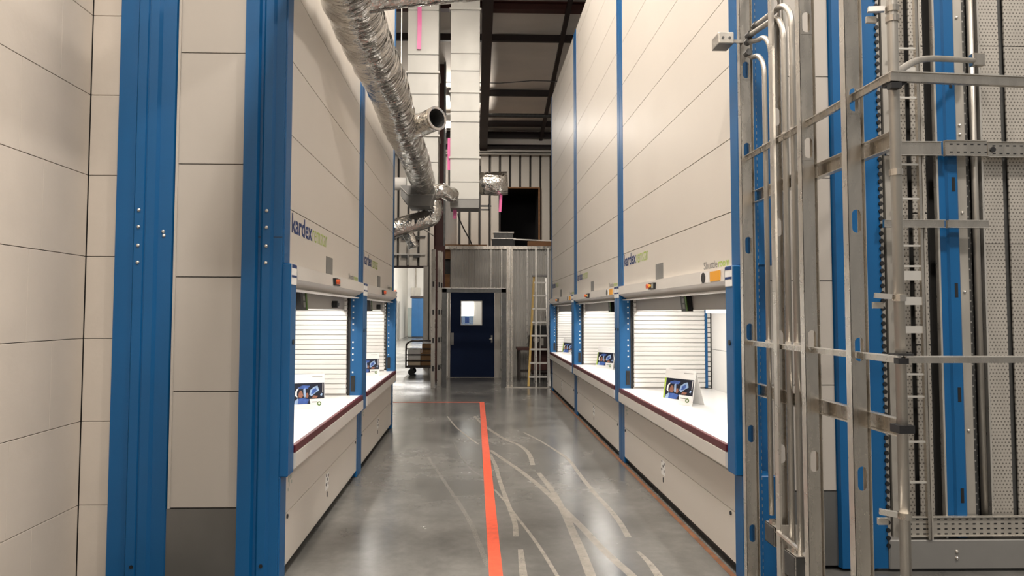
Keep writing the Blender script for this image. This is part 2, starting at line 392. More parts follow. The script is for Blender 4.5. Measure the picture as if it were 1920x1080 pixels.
for z0, z1, mm, n, y in ((6.72, 6.90, 'steel_dark', 'top dark eave beam over the ribbed wall', 19.75), (6.40, 6.52, 'steel_dark', 'lower dark eave beam over the ribbed wall', 19.75),
                      (6.23, 6.33, 'galv_dull', 'light grey eave channel right over the ribbed wall', 19.8)):
    tag(MB().prism([(y, z0), (y + 0.12, z0), (y + 0.12, z1), (y, z1), (y, z1 - 0.02), (y + 0.1, z1 - 0.02), (y + 0.1, z0 + 0.02), (y, z0 + 0.02)], 'x', -9, 9).build('eave_beam', mm), n, 'beam')
t = struct(box('trim_2', 'insul', (-9, 9, 19.9, 19.97, 6.3, 6.95)), 'insulation band above the ribbed back wall')
# back wall of ribbed sheets with a doorway (x < -1.4, z < 2.93) and a dark window
YB = 20.0
wall_back = struct(empty('wall_back', (0, YB, 0)), 'beige ribbed steel back wall behind the ducts')
MB().box(-9, -6.5, 0.05, 0.11, 0, 7.0).box(-6.5, -1.4, 0.05, 0.11, 2.94, 7.0).box(-1.4, 0.75, 0.05, 0.11, 0, 7.0).box(0.75, 1.88, 0.05, 0.11, 0, 3.5)\
    .box(0.75, 1.88, 0.05, 0.11, 5.27, 7.0).box(1.88, 9, 0.05, 0.11, 0, 7.0).build('wall_backing', 'dark', wall_back)
def rib_mesh(z0, z1):
    return MB().prism([(-0.138, 0.05), (-0.118, 0.0), (0.095, 0.0), (0.112, 0.05)], 'z', z0, z1)
cache = {}
x = -6.3
while x < 5.0:
    segs = [(2.94, 6.9)] if x < -1.35 else [(0.0, 6.9)]
    if 0.70 < x < 1.93: segs = [(0, 3.5), (5.30, 6.9)]
    for sg in segs:
        if sg not in cache:
            o = rib_mesh(*sg).build('ribbed_panel', 'rib', wall_back); cache[sg] = o
        else: o = inst(cache[sg])
        o.location = (x, 0, 0)
    x += 0.30
window_1 = struct(empty('window_1', (1.315, YB, 4.38)), 'dark window opening in the ribbed back wall')
box('frame_top', 'wood', (-0.60, 0.60, -0.03, 0.06, 0.89, 0.925), window_1); box('frame_side', 'wood', (0.555, 0.60, -0.03, 0.06, -0.9, 0.89), window_1)
box('frame_side', 'steel_dark', (-0.585, -0.565, -0.03, 0.06, -0.9, 0.89), window_1)
m = MB(); m.box(-0.6, 0.6, 1.5, 1.55, -0.95, 0.95); m.box(-0.62, -0.57, 0.06, 1.5, -0.95, 0.95); m.box(0.57, 0.62, 0.06, 1.5, -0.95, 0.95); m.box(-0.6, 0.6, 0.06, 1.5, 0.9, 0.95); m.box(-0.6, 0.6, 0.06, 1.5, -0.95, -0.9)
m.build('dark_recess', 'void', window_1)  # near-black colour stands in for the darkness of an unlit room
# frame of the hallway opening
tr = struct(empty('trim_1', (0, YB, 0)), 'steel jamb and dark head of the hallway opening')
box('jamb', 'galv_dull', (-1.50, -1.36, -0.05, 0.15, 0, 2.94), tr); box('head', 'steel_dark', (-6.5, -1.36, -0.03, 0.15, 2.90, 2.96), tr)

# ------------------------------------------------------------------ hallway behind the back wall
hall = struct(empty('wall_hallway', (0, 0, 0)), 'bright white hallway walls seen through the opening')
box('side_wall', 'white_wall', (-4.60, -4.5, 20.2, 46, 0, 8), hall)
box('end_wall', 'white_wall', (-4.6, 3.0, 46, 46.1, 0, 8), hall)
box('side_wall', 'white_wall', (2.9, 3.0, 20.2, 46, 0, 8), hall)
struct(box('ceiling_hallway', 'white_wall', (-4.6, 3.0, 20.3, 46.1, 8, 8.1)))
for y0, lbl in ((34.5, 'nearer'), (39.5, 'farther')):
    d = struct(empty('door_%d' % (2 if y0 < 36 else 3), (-4.49, y0, 0)), lbl + ' grey door in the hallway wall')
    box('leaf', 'galv_dull', (0, 0.04, 0, 1.1, 0, 2.15), d); box('door_frame', 'plate', (0.0, 0.06, -0.1, 0, 0, 2.25), d); box('door_frame', 'plate', (0.0, 0.06, 1.1, 1.2, 0, 2.25), d)
t = box('wall_sign', 'red_btn', (-4.49, -4.46, 38.3, 39.1, 2.35, 2.85)); tag(t, 'small red sign on the white hallway wall', 'sign')
cb = empty('blue_cabinet', (-3.55, 43.2, 0)); tag(cb, 'tall blue cabinet at the end of the hallway', 'cabinet')
box('body', 'blue', (-0.42, 0.42, 0, 0.6, 0.08, 2.5), cb); box('door', 'blue', (-0.40, -0.02, -0.02, 0, 0.12, 2.45), cb); box('door', 'blue', (0.02, 0.40, -0.02, 0, 0.12, 2.45), cb)
box('top', 'steel_dark', (-0.5, 0.5, -0.1, 0.65, 2.5, 2.62), cb); box('plinth', 'black', (-0.4, 0.4, 0.02, 0.58, 0, 0.08), cb)
lk = empty('pale_locker', (-4.05, 44.0, 0)); tag(lk, 'pale grey locker beside the blue hallway cabinet', 'cabinet')
box('body', 'teal_print', (-0.25, 0.25, 0, 0.6, 0.05, 1.9), lk); box('door', 'teal_print', (-0.22, 0.22, -0.02, 0, 0.1, 1.85), lk)
eb = empty('wall_box', (-3.95, 45.9, 2.7)); tag(eb, 'grey electrical box with a conduit high in the hallway', 'box')
box('body', 'galv_dull', (-0.3, 0.3, -0.25, 0, 0, 0.55), eb); MB().tube([(0, -0.1, 0.55), (0, -0.1, 4)], 0.06, 8).build('conduit', 'galv_dull', eb)
hl = empty('hallway_lamp', (-2.6, 30, 7.6)); tag(hl, 'long lamp on the hallway ceiling', 'lamp')
box('housing', 'alu', (-0.3, 0.3, -3, 3, 0, 0.12), hl); box('diffuser', 'lamp_glow', (-0.25, 0.25, -2.9, 2.9, -0.012, -0.002), hl)
l = bpy.data.lights.new('lamp_light', 'AREA'); l.shape = 'RECTANGLE'; l.size = 0.5; l.size_y = 5.8; l.energy = HALL_WATTS; l.color = (1, 0.97, 0.92)
lo = bpy.data.objects.new('lamp_light', l); COL.objects.link(lo); lo.parent = hl; lo.location = (0, 0, -0.02)

# ------------------------------------------------------------------ storage lifts
TOP = 6.15
JOINTS = [2.235 + 0.465 * i for i in range(9)]
PW = 0.13
def make_lift(W, screen_h, eh0=0.06, eh1=0.06, warn=True):
    R = empty('storage_lift'); HA, HB = max(PW, eh0), W - max(PW, eh1)
    # body shell: sides, back and top
    b = MB(); b.box(eh0, eh0 + 0.02, 0.12, 0.97, 0.02, TOP); b.box(W - eh1 - 0.02, W - eh1, 0.12, 0.97, 0.02, TOP)
    b.box(eh0, W - eh1, 0.96, 0.97, 0.02, TOP); b.box(eh0, W - eh1, 0.05, 0.97, TOP - 0.02, TOP)
    b.box(PW, W - PW, 0.03, 0.05, 1.82, TOP - 0.02); b.box(PW, W - PW, 0.03, 0.05, 0.02, 0.7)
    b.build('body_shell', 'dark', R)
    # upper cladding panels, from the canopy to the top
    zs = [1.885] + JOINTS + [TOP]
    for i in range(len(zs) - 1):
        z0, z1 = zs[i] + 0.003, zs[i + 1] - 0.003
        p = MB().box(PW + 0.006, W - PW - 0.006, 0.0, 0.028, z0, z1).build('upper_panel', 'panel', R)
        if i == 0:
            lx = PW + 0.05
            text('brand_lettering', 'kardex', 'navy_print', p, lx, -0.0015, 2.095, 0.53, 0.125, 0.022)
            text('brand_lettering', 'remstar', 'lime_print', p, lx + 0.545, -0.0015, 2.095, 0.47, 0.098, -0.012)
            pl = MB().box(W * 0.465 - 0.115, W * 0.465 + 0.115, -0.004, 0, 1.895, 2.03).build('rating_plate', 'plate', p)
            text('model_lettering', 'Shuttle', 'grey_print', p, W - 0.66, -0.0015, 1.903, 0.27, 0.052, 0.004)
            text('model_lettering', 'room', 'lime_print', p, W - 0.375, -0.0015, 1.903, 0.19, 0.036, 0.004)
    # blue posts
    for h0, inner in ((0.0, 1), (W - PW, -1)):
        box('upper_post', 'blue', (h0, h0 + PW, -0.006, 0.20, 1.89, TOP), R, 0.006)
        box('lower_post', 'blue', (h0, h0 + PW, -0.006, 0.20, 0.0, 0.63), R, 0.006)
        mp = box('opening_post', 'blue', (h0, h0 + PW, -0.048, 0.075, 0.63, 1.89), R, 0.006)
        xi = h0 + PW if inner > 0 else h0
        # inner face: toothed support strip and bright rivets
        a, c = (xi, xi + 0.004) if inner > 0 else (xi - 0.004, xi)
        rv = MB()
        for k in range(16):
            z = 0.84 + k * 0.0585
            if k in (4, 9): continue
            rv.box(a, c, 0.038, 0.052, z - 0.007, z + 0.007)
        rv.build('rivet_row', 'inner', mp, stuff=True)
        th = MB(); th.box(min(a, c) - 0.0, max(a, c) + 0.0, 0.070, 0.090, 0.80, 1.76)
        for k in range(21):
            z = 0.815 + k * 0.0455
            th.box(a, c, 0.088, 0.106, z - 0.009, z + 0.009)
        th.box(a - 0.01, c + 0.01, 0.02, 0.06, 0.83, 0.98)
        th.build('support_teeth', 'black', mp, stuff=True)
        MB().cyl((h0 + PW / 2, -0.05, 1.42), 'y', 0.017, 0.008, 12).build('key_hole', 'black', mp)
        st = MB().box(h0 + 0.01, h0 + PW - 0.01, -0.0515, -0.0485, 1.765, 1.885).build('sticker', 'paper', mp)
        MB().box(h0 + 0.01, h0 + PW - 0.01, -0.0525, -0.0514, 1.865, 1.885).box(h0 + 0.01, h0 + PW - 0.01, -0.0525, -0.0514, 1.808, 1.822).build('sticker_bands', 'navy_print', st)
    fa_hook = R
    # canopy over the opening
    cp = MB().prism([(-0.05, 1.885), (-0.056, 1.80), (0.03, 1.752), (0.03, 1.742), (0.055, 1.742), (0.055, 1.885)], 'x', PW, W - PW).build('canopy', 'canopy', R)
    MB().box(PW, W - PW, -0.01, 0.06, 1.735, 1.744).build('canopy_lip', 'paper', cp)
    bt = MB().box(W * 0.46 - 0.09, W * 0.46 + 0.09, -0.075, -0.052, 1.805, 1.862).build('button_box', 'black', cp)
    MB().cyl((W * 0.46 - 0.06, -0.085, 1.834), 'y', 0.020, 0.03).build('button', 'red_btn', cp)
    MB().cyl((W * 0.46 - 0.005, -0.080, 1.834), 'y', 0.014, 0.02).build('button', 'amber', cp)
    MB().box(W * 0.46 + 0.03, W * 0.46 + 0.075, -0.0775, -0.074, 1.815, 1.852).build('button_display', 'teal_print', cp)
    if warn: MB().cyl((W - 0.50, -0.058, 1.838), 'y', 0.036, 0.010, 16).build('warning_symbol', 'black', cp)
    if warn: MB().box(W - 0.56, W - 0.40, -0.058, -0.0545, 1.803, 1.876).build('symbol_backing', 'paper', cp)
    else: MB().box(W - 0.75, W - 0.55, 0.10, 0.13, 1.655, 1.685).box(W - 0.74, W - 0.70, 0.08, 0.13, 1.64, 1.70).build('sensor_bracket', 'black', fa_hook)
    if warn: MB().box(W - 0.37, W - 0.19, -0.060, -0.0545, 1.808, 1.872).build('warning_label', 'amber', cp)
    # inner fascia with the control screen
    fa = box('inner_fascia', 'inner_grey', (HA, HB, 0.13, 0.15, 1.625, 1.80), R)
    sr = MB().prism([(-0.105, 1.615), (0.065, 1.615), (0.005, 1.775), (-0.165, 1.775)], 'y', 0.085, 0.125)
    for i, v in enumerate(sr.v): sr.v[i] = (v[0] + screen_h, v[1], v[2])
    so = sr.build('control_screen', 'black', fa)
    g = MB().prism([(0.03, 1.615), (0.065, 1.615), (0.005, 1.775), (-0.03, 1.775)], 'y', 0.080, 0.0855)
    g.v = [(v[0] + screen_h, v[1], v[2]) for v in g.v]; g.build('screen_edge', 'green_print', fa)
    for q in range(3):
        k = MB().prism([(-0.06, 0), (0.0, 0), (-0.014, 0.036), (-0.074, 0.036)], 'y', 0.082, 0.0855)
        k.v = [(v[0] + screen_h - 0.02 * q, v[1], v[2] + 1.635 + 0.047 * q) for v in k.v]; k.build('screen_field', 'plate', fa)
    # opening lining
    box('inner_ceiling', 'inner', (HA, HB, 0.15, 0.955, 1.76, 1.78), R)
    bk = box('rear_panel', 'inner', (HA, HB, 0.945, 0.955, 1.215, 1.76), R); box('rear_panel', 'inner', (HA, HB, 0.945, 0.955, 0.79, 1.21), R)
    for h0, sg in ((max(PW, eh0), 1), (W - max(PW, eh1), -1)):
        h1 = h0 + sg * 0.02
        a, c = min(h0, h1), max(h0, h1)
        so = None
        for k in range(20):
            z = 0.812 + k * 0.0475
            if so is None:
                fx = h1; bx = h0
                so = MB().prism([(bx, 0.0), (fx, 0.0), (fx + sg * 0.004, 0.037), (fx, 0.0405), (bx, 0.0405)], 'y', 0.106, 0.87).build('side_slat', 'inner', R); s = so
            else: s = inst(so)
            s.location = (0, 0, z)
        box('side_lining', 'inner_grey', (h0 - 0.002 if sg > 0 else h0 - 0.004, h0 + 0.004 if sg > 0 else h0 + 0.002, 0.1, 0.87, 0.79, 1.76), R)
        box('rear_rail', 'blue', (a, c + 0.004, 0.872, 0.90, 0.80, 1.76), R); box('punched_rail', 'perf_white', (a, c + 0.004, 0.901, 0.93, 0.80, 1.76), R)
        box('rail_gap', 'black', (a, c, 0.931, 0.944, 0.80, 1.76), R)
    # light strip over the opening
    ls = box('light_strip', 'led', (PW + 0.15, W - PW - 0.15, 0.17, 0.215, 1.742, 1.756), R)
    li = bpy.data.lights.new('strip_light', 'AREA'); li.shape = 'RECTANGLE'; li.size = W - 0.6; li.size_y = 0.05; li.energy = OPENING_WATTS * W / 3; li.color = (1, 0.955, 0.89)
    lo = bpy.data.objects.new('strip_light', li); COL.objects.link(lo); lo.parent = R; lo.location = (W / 2, 0.24, 1.735); lo.rotation_euler = (math.radians(12), 0, 0)
    # counter, maroon edge, apron
    ct = MB().box(PW, W - PW, -0.03, 0.09, 0.752, 0.79).box(HA, HB, 0.09, 0.945, 0.752, 0.79).build('counter', 'counter', R)
    box('counter_edge', 'maroon', (PW, W - PW, -0.058, -0.03, 0.747, 0.793), R, 0.003)
    MB().prism([(-0.062, 0.658), (-0.062, 0.745), (-0.03, 0.745), (0.028, 0.745), (0.028, 0.612), (0.0, 0.612)], 'x', PW, W - PW).build('apron', 'canopy', R)
    # lower panels and toe kick
    lp = box('lower_panel', 'panel', (PW + 0.005, W - PW - 0.005, 0.0, 0.025, 0.379, 0.608), R)
    l2 = box('lower_panel', 'panel', (PW + 0.005, W - PW - 0.005, 0.0, 0.025, 0.068, 0.374), R)
    box('toe_kick', 'black', (PW, W - PW, 0.05, 0.07, 0.0, 0.075), R)
    for h in (PW + 0.05, W - PW - 0.08): MB().cyl((h, -0.002, 0.352), 'y', 0.013, 0.008, 10).build('panel_lock', 'black', l2)
    pc = MB(); c0 = W / 2 - 0.06
    for dx, dz in ((-0.035, 0.335), (0.035, 0.322), (-0.04, 0.268), (0.03, 0.262), (0.0, 0.30)): pc.cyl((c0 + dx, -0.001, dz), 'y', 0.012, 0.004, 8)
    pc.box(c0 - 0.008, c0 + 0.012, -0.003, 0.0, 0.165, 0.205); pc.build('pictograms', 'black', l2)
    MB().box(c0 - 0.06, c0 + 0.055, -0.0012, 0.0, 0.225, 0.345).build('pictogram_label', 'paper', l2)
    sk = MB()
    for dx, dz, ww, hh in ((0.0, 0.555, 0.03, 0.03), (0.045, 0.565, 0.035, 0.02), (0.02, 0.525, 0.012, 0.035), (0.07, 0.53, 0.02, 0.02), (0.0, 0.50, 0.012, 0.02)):
        sk.box(PW + 0.06 + dx, PW + 0.06 + dx + ww, -0.0015, 0, dz, dz + hh)
    sk.build('faded_sticker', 'teal_print', lp)
    return R
WR, WL = 3.38, 2.77
XR, XL = 1.607, 1.143
def place(R, side, y0, W, label):
    if side > 0: R.location = (XR, y0 + W, 0); R.rotation_euler = (0, 0, -PI / 2)
    else: R.location = (-XL, y0, 0); R.rotation_euler = (0, 0, PI / 2)
    tag(R, label, 'storage lift', 'vertical storage lifts along the aisle')
YR0, YL0 = 4.08, 4.09
r1 = make_lift(WR, 2.02, 0.06, 0.215); place(r1, 1, YR0, WR, 'white storage lift at the near right, beside the bare metal studs')
r2 = make_lift(WR, 2.35); place(r2, 1, YR0 + WR, WR, 'middle white storage lift of the right row, orange label on its canopy')
r3 = copy_tree(r2); place(r3, 1, YR0 + 2 * WR, WR, 'farthest white storage lift of the right row, next to the ladder')
l1 = make_lift(WL, 0.90, 0.045, 0.06, False); place(l1, -1, YL0, WL, 'white storage lift at the near left with broad blue posts on its end')
l2_ = make_lift(WL, 1.3, warn=False); place(l2_, -1, YL0 + WL, WL, 'farther white storage lift of the left row, under the foil duct')
# extra light shelf inside the near right opening
box('inner_shelf', 'inner', (1.75, WR - 0.24, 0.34, 0.52, 1.60, 1.665), r1)

# end of the near left lift (local: x = depth along aisle (0 at near end), y = into the machine)
ZE = [0.455 + 0.676 * i for i in range(9)]
def end_post(parent, prof, m='blue'):
    return MB().prism(prof, 'z', 0.0, TOP).build('end_post', m, parent)
# faceted front corner post
p = end_post(l1, [(-0.012, 0.002), (-0.012, 0.055), (-0.03, 0.07), (-0.03, 0.115), (-0.012, 0.13), (-0.012, 0.145), (-0.034, 0.155), (-0.034, 0.235), (0.03, 0.235), (0.03, 0.21), (0.10, 0.21), (0.10, 0.002)])
def bolts(parent, pts, x):
    for y, z in pts:
        MB().disc_ball((x, y, z), 0.011, 8).build('bolt', 'galv_bright', parent, smooth=True)
bolts(p, [(0.092, z) for z in (2.20, 2.10, 1.99, 1.89)], -0.03); MB().cyl((-0.03, 0.09, 0.13), 'x', 0.011, 0.01, 8).build('bolt_hole', 'black', p)
MB().box(-0.0125, -0.0115, 0.003, 0.234, 2.043, 2.047).build('splice_line', 'dark', p)
p = end_post(l1, [(0.03, 0.64), (-0.01, 0.655), (-0.01, 0.735), (-0.03, 0.75), (-0.03, 0.80), (-0.022, 0.805), (-0.022, 0.81), (-0.03, 0.815), (-0.03, 0.865), (-0.01, 0.88), (-0.01, 0.985), (0.06, 0.985), (0.06, 0.64)])
bolts(p, [(0.84, z) for z in (2.20, 2.10, 1.99, 1.89)], -0.03); MB().cyl((-0.03, 0.83, 0.13), 'x', 0.011, 0.01, 8).build('bolt_hole', 'black', p)
bolts(p, [(0.70, 2.05), (0.705, 2.075)], -0.01)
for i in range(len(ZE) - 1):
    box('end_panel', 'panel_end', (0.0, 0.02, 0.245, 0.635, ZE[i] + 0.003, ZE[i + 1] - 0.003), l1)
box('end_panel', 'kick', (0.0, 0.02, 0.245, 0.66, 0.02, ZE[0] - 0.004), l1)
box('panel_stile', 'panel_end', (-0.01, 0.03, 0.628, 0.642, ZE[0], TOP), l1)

# end of the near right lift (local x counts from the far end: near face at x = WR)
def rx(v): return WR - v
p = MB().prism([(rx(-0.006), 0.0), (rx(-0.006), 0.05), (rx(-0.02), 0.06), (rx(-0.02), 0.10), (rx(0.05), 0.10), (rx(0.05), 0.0)], 'z', 0, TOP).build('end_post', 'blue', r1)
th = MB()
for k in range(150): th.box(rx(-0.012), rx(-0.004), 0.101, 0.107, 0.05 + k * 0.04, 0.066 + k * 0.04)
th.build('rivet_row', 'plate', p, stuff=True)
box('end_post', 'blue', (rx(0.20), rx(0.17), 0.10, 0.235, 0.02, TOP), r1)
ZR = [0.489 + 0.659 * i for i in range(9)]
for i in range(len(ZR) - 1):
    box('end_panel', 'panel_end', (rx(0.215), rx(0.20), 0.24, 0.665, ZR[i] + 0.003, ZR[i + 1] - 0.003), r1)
box('end_panel', 'kick', (rx(0.215), rx(0.20), 0.24, 0.67, 0.03, ZR[0] - 0.004), r1)
p = MB().prism([(rx(0.21), 0.67), (rx(0.17), 0.68), (rx(0.17), 0.75), (rx(0.15), 0.77), (rx(0.15), 0.87), (rx(0.17), 0.88), (rx(0.17), 0.968), (rx(0.21), 0.968)], 'z', 0.02, TOP).build('end_post', 'blue', r1)
th = MB()
for k in range(100):
    z = 0.16 + k * 0.0475
    n = 8; vs = []
    for xx in (rx(0.172), rx(0.160)):
        for a in range(n): vs.append((xx, 0.969 + 0.013 * math.cos(2 * PI * a / n), z + 0.015 * math.sin(2 * PI * a / n)))
    th.add(vs, [tuple(range(n)), tuple(range(2 * n - 1, n - 1, -1))] + [(a, (a + 1) % n, n + (a + 1) % n, n + a) for a in range(n)])
th.build('edge_notches', 'black', p, stuff=True)

# ------------------------------------------------------------------ brochures standing on the counters
def brochure(loc, rz, label, wd=0.27, ht=0.285):
    R = empty('brochure_stand', loc, rz); tag(R, label, 'brochure', 'brochures on the lift counters')
    a = 0.10
    ca = MB().add([(-wd / 2, 0, 0), (wd / 2, 0, 0), (wd / 2, a * 0.55, ht), (-wd / 2, a * 0.55, ht), (-wd / 2, 0.004, 0), (wd / 2, 0.004, 0), (wd / 2, a * 0.55 + 0.004, ht), (-wd / 2, a * 0.55 + 0.004, ht)],
                  [(0, 1, 2, 3), (7, 6, 5, 4), (0, 4, 5, 1), (1, 5, 6, 2), (2, 6, 7, 3), (3, 7, 4, 0)]).build('front_card', 'paper', R)
    MB().add([(-wd / 2, a * 0.57, ht), (wd / 2, a * 0.57, ht), (wd / 2, 0.16, 0), (-wd / 2, 0.16, 0), (-wd / 2, a * 0.57 + 0.004, ht), (wd / 2, a * 0.57 + 0.004, ht), (wd / 2, 0.164, 0), (-wd / 2, 0.164, 0)],
             [(0, 1, 2, 3), (7, 6, 5, 4), (0, 4, 5, 1), (1, 5, 6, 2), (2, 6, 7, 3), (3, 7, 4, 0)]).build('back_card', 'paper', R)
    def flat(name, pts, m, lift):
        # pts in card units: u 0..1 left to right, v 0..1 bottom to top
        vs = [(-wd / 2 + u * wd, a * 0.55 * v - lift, v * ht) for u, v in pts]
        MB().add(vs, [tuple(range(len(pts)))]).build(name, m, ca)
    flat('green_strip', [(0.005, 0.14), (0.055, 0.14), (0.055, 0.74), (0.005, 0.74)], 'lime_print', 0.001)
    flat('photo_field', [(0.06, 0.14), (0.985, 0.14), (0.985, 0.74), (0.06, 0.74)], 'photo_dark', 0.001)
    def el(cu, cv, ru, rv, rot=0, n=12):
        return [(cu + ru * math.cos(t) * math.cos(rot) - rv * math.sin(t) * math.sin(rot), cv + ru * math.cos(t) * math.sin(rot) + rv * math.sin(t) * math.cos(rot)) for t in [2 * PI * i / n for i in range(n)]]
    flat('photo_shape', [(0.08, 0.14), (0.10, 0.24), (0.19, 0.31), (0.24, 0.14)], 'photo_pale', 0.0014)
    flat('photo_shape', [(0.18, 0.14), (0.21, 0.30), (0.36, 0.31), (0.53, 0.27), (0.46, 0.14)], 'photo_blue', 0.0018)
    flat('photo_shape', [(0.10, 0.38), (0.11, 0.50), (0.16, 0.58), (0.22, 0.60), (0.16, 0.50), (0.155, 0.40), (0.18, 0.33)], 'paper', 0.0014)
    flat('photo_shape', [(0.18, 0.62), (0.34, 0.68), (0.55, 0.66), (0.48, 0.58), (0.24, 0.58)], 'photo_blue', 0.0014)
    flat('photo_shape', [(0.21, 0.34), (0.20, 0.42), (0.25, 0.53), (0.31, 0.52), (0.35, 0.38), (0.30, 0.32)], 'photo_skin', 0.0018)
    flat('photo_shape', [(0.36, 0.36), (0.35, 0.56), (0.41, 0.60), (0.43, 0.36), (0.40, 0.32)], 'photo_pale', 0.0022)
    flat('photo_shape', [(0.43, 0.33), (0.44, 0.45), (0.49, 0.46), (0.51, 0.36), (0.47, 0.31)], 'photo_skin', 0.0026)
    flat('photo_shape', [(0.53, 0.40), (0.56, 0.54), (0.68, 0.63), (0.78, 0.66), (0.83, 0.52), (0.70, 0.44), (0.60, 0.36)], 'photo_pale', 0.0014)
    flat('photo_shape', [(0.58, 0.42), (0.62, 0.54), (0.73, 0.60), (0.76, 0.52), (0.66, 0.43)], 'photo_blue', 0.0018)
    flat('photo_shape', [(0.60, 0.30), (0.66, 0.38), (0.80, 0.36), (0.74, 0.30)], 'photo_skin', 0.0016)
    flat('photo_shape', [(0.86, 0.38), (0.90, 0.44), (0.935, 0.42), (0.91, 0.36)], 'photo_pale', 0.0014)
    flat('photo_shape', [(0.93, 0.46), (0.95, 0.46), (0.955, 0.72), (0.935, 0.72)], 'paper', 0.0014)
    flat('photo_shape', [(0.56, 0.14), (0.54, 0.28), (0.985, 0.28), (0.985, 0.14)], 'paper', 0.0018)
    flat('caption', [(0.60, 0.18), (0.60, 0.205), (0.78, 0.205), (0.78, 0.18)], 'grey_print', 0.0022)
    flat('caption', [(0.62, 0.915), (0.62, 0.93), (0.93, 0.93), (0.93, 0.915)], 'grey_print', 0.001)
    n = 16; ri = [(0.83 + 0.062 * math.cos(2 * PI * i / n), 0.145 + 0.062 * math.sin(2 * PI * i / n)) for i in range(n)]
    rj = [(0.83 + 0.034 * math.cos(2 * PI * i / n), 0.145 + 0.034 * math.sin(2 * PI * i / n)) for i in range(n)]
    vs = [(-wd / 2 + u * wd, a * 0.55 * v - 0.0028, v * ht) for u, v in ri + rj]
    MB().add(vs, [(i, (i + 1) % n, n + (i + 1) % n, n + i) for i in range(n)]).build('ring_logo', 'green_print', ca)
    return R
ZC = 0.7905
brochure((-1.39, 5.80, ZC), math.radians(18), 'brochure with a worker photo on the near left lift counter')
brochure((-1.345, 8.80, ZC), math.radians(18), 'brochure with a worker photo on the farther left lift counter')
brochure((1.80, 6.07, ZC), math.radians(-58), 'brochure with a worker photo on the near right lift counter', 0.34, 0.30)
brochure((1.89, 9.95, ZC), math.radians(-58), 'brochure with a worker photo on the middle right lift counter', 0.36, 0.31)
brochure((1.80, 13.2, ZC), math.radians(-58), 'brochure with a worker photo on the farthest right lift counter', 0.36, 0.31)

# ------------------------------------------------------------------ left cladding wall
wl = struct(empty('wall_left', (-2.315, 4.115, 0)), 'cream cladding wall of wide horizontal panels at the far left')
ZJ = [-0.02 + 0.487 * i for i in range(13)]
MB().box(-0.06, -0.03, -7, 0.06, 0, 6.0).box(-0.06, 0.26, 0.035, 0.07, 0, 6.0).build('wall_backing', 'dark', wl)
sm = None; sr_ = None
def hgt(i): return max(ZJ[i], 0.0) + 0.002, ZJ[i + 1] - 0.002
for i in range(len(ZJ) - 1):
    z0, z1 = hgt(i); off = (0.42, 0.62, 0.30, 0.52)[i % 4]
    ys = [0.0 - 0.004, -off, -off - 1.9, -off - 3.8, -7]
    for a, b in zip(ys[:-1], ys[1:]):
        box('wall_panel', 'clad', (-0.03, 0.0, b + 0.0006, a - 0.0006, z0, z1), wl, 0.001)
    box('wall_panel', 'clad', (0.004, 0.205, 0.0, 0.03, z0, z1), wl, 0.001)

# ------------------------------------------------------------------ ducts
XD, ZD = -0.885, 3.83
dr = empty('insulated_duct', (XD, 0, 0)); tag(dr, 'large foil wrapped round duct running above the left lifts', 'duct')
n = 150; path = []; rad = []
for i in range(n + 1):
    y = 1.5 + (11.75 - 1.5) * i / n
    path.append((0.012 * math.sin(y * 2.1), y, ZD + 0.01 * math.sin(y * 3.0))); rad.append(0.205 + 0.007 * math.sin(y * 16) + 0.004 * math.sin(y * 41))
MB().tube(path, rad, 28, wrinkle=0.016).build('duct_body', 'foil', dr, smooth=True)
# branch near the camera, rising to the right
P = [(0.05, 4.75, 3.85), (0.2, 4.70, 3.88), (0.5, 4.72, 3.93), (0.9, 4.80, 4.02), (1.4, 4.95, 4.15)]
MB().tube(catmull(P, 8), 0.165, 22, wrinkle=0.02).build('branch', 'foil', dr, smooth=True)
# open wye pointing right
P = [(0.0, 8.35, 3.80), (0.16, 8.18, 3.83), (0.30, 8.03, 3.85), (0.43, 7.88, 3.86)]
yb = [Vector(p) for p in catmull(P, 8)]
br = MB().tube(yb, 0.135, 22, cap=False, wrinkle=0.012).build('branch', 'foil', dr, smooth=True)
d = (yb[-1] - yb[-4]).normalized()
MB().tube([yb[-1] - d * 0.02, yb[-1] + d * 0.012], [0.141, 0.141], 22, cap=False).tube([yb[-1] + d * 0.012, yb[-1] + d * 0.0121], [0.141, 0.112], 22, cap=False).build('branch_rim', 'galv', br, smooth=True)
MB().tube([yb[-1] + d * 0.012, yb[-1] - d * 0.10, yb[-1] - d * 0.22, yb[-1] - d * 0.221], [0.113, 0.113, 0.113, 0.001], 20, cap=False).build('branch_inside', 'zinc_dark', br)
# hanger wires
for y in (6.3,): MB().tube([(0.19, y, 3.9), (0.19, y, roof_z(y))], 0.005, 5).build('hanger_wire', 'galv_bright', dr)
# box plenum at the far end of the round duct
pb = empty('duct_plenum', (-0.985, 12.0, 3.63)); tag(pb, 'grey sheet metal plenum box at the end of the foil duct', 'duct')
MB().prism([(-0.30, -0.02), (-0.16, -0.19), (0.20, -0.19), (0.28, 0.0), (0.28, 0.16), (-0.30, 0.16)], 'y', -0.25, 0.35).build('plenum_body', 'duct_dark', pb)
MB().bar((-0.17, -0.255, -0.0), (0.26, -0.255, -0.0), 0.02, 0.012).bar((-0.30, -0.255, 0.13), (-0.17, -0.255, 0.0), 0.02, 0.012).build('flange', 'galv_bright', pb)
el = empty('foil_elbow', (-0.6, 12.25, 3.75)); tag(el, 'short crumpled foil elbow joining plenum and right vertical duct', 'duct')
MB().tube(catmull([(-0.18, 0.0, 0.0), (0.0, 0.0, 0.05), (0.12, 0.1, 0.0), (0.2, 0.2, 0.0)], 8), 0.13, 18, wrinkle=0.06).build('elbow_body', 'foil', el, smooth=True)
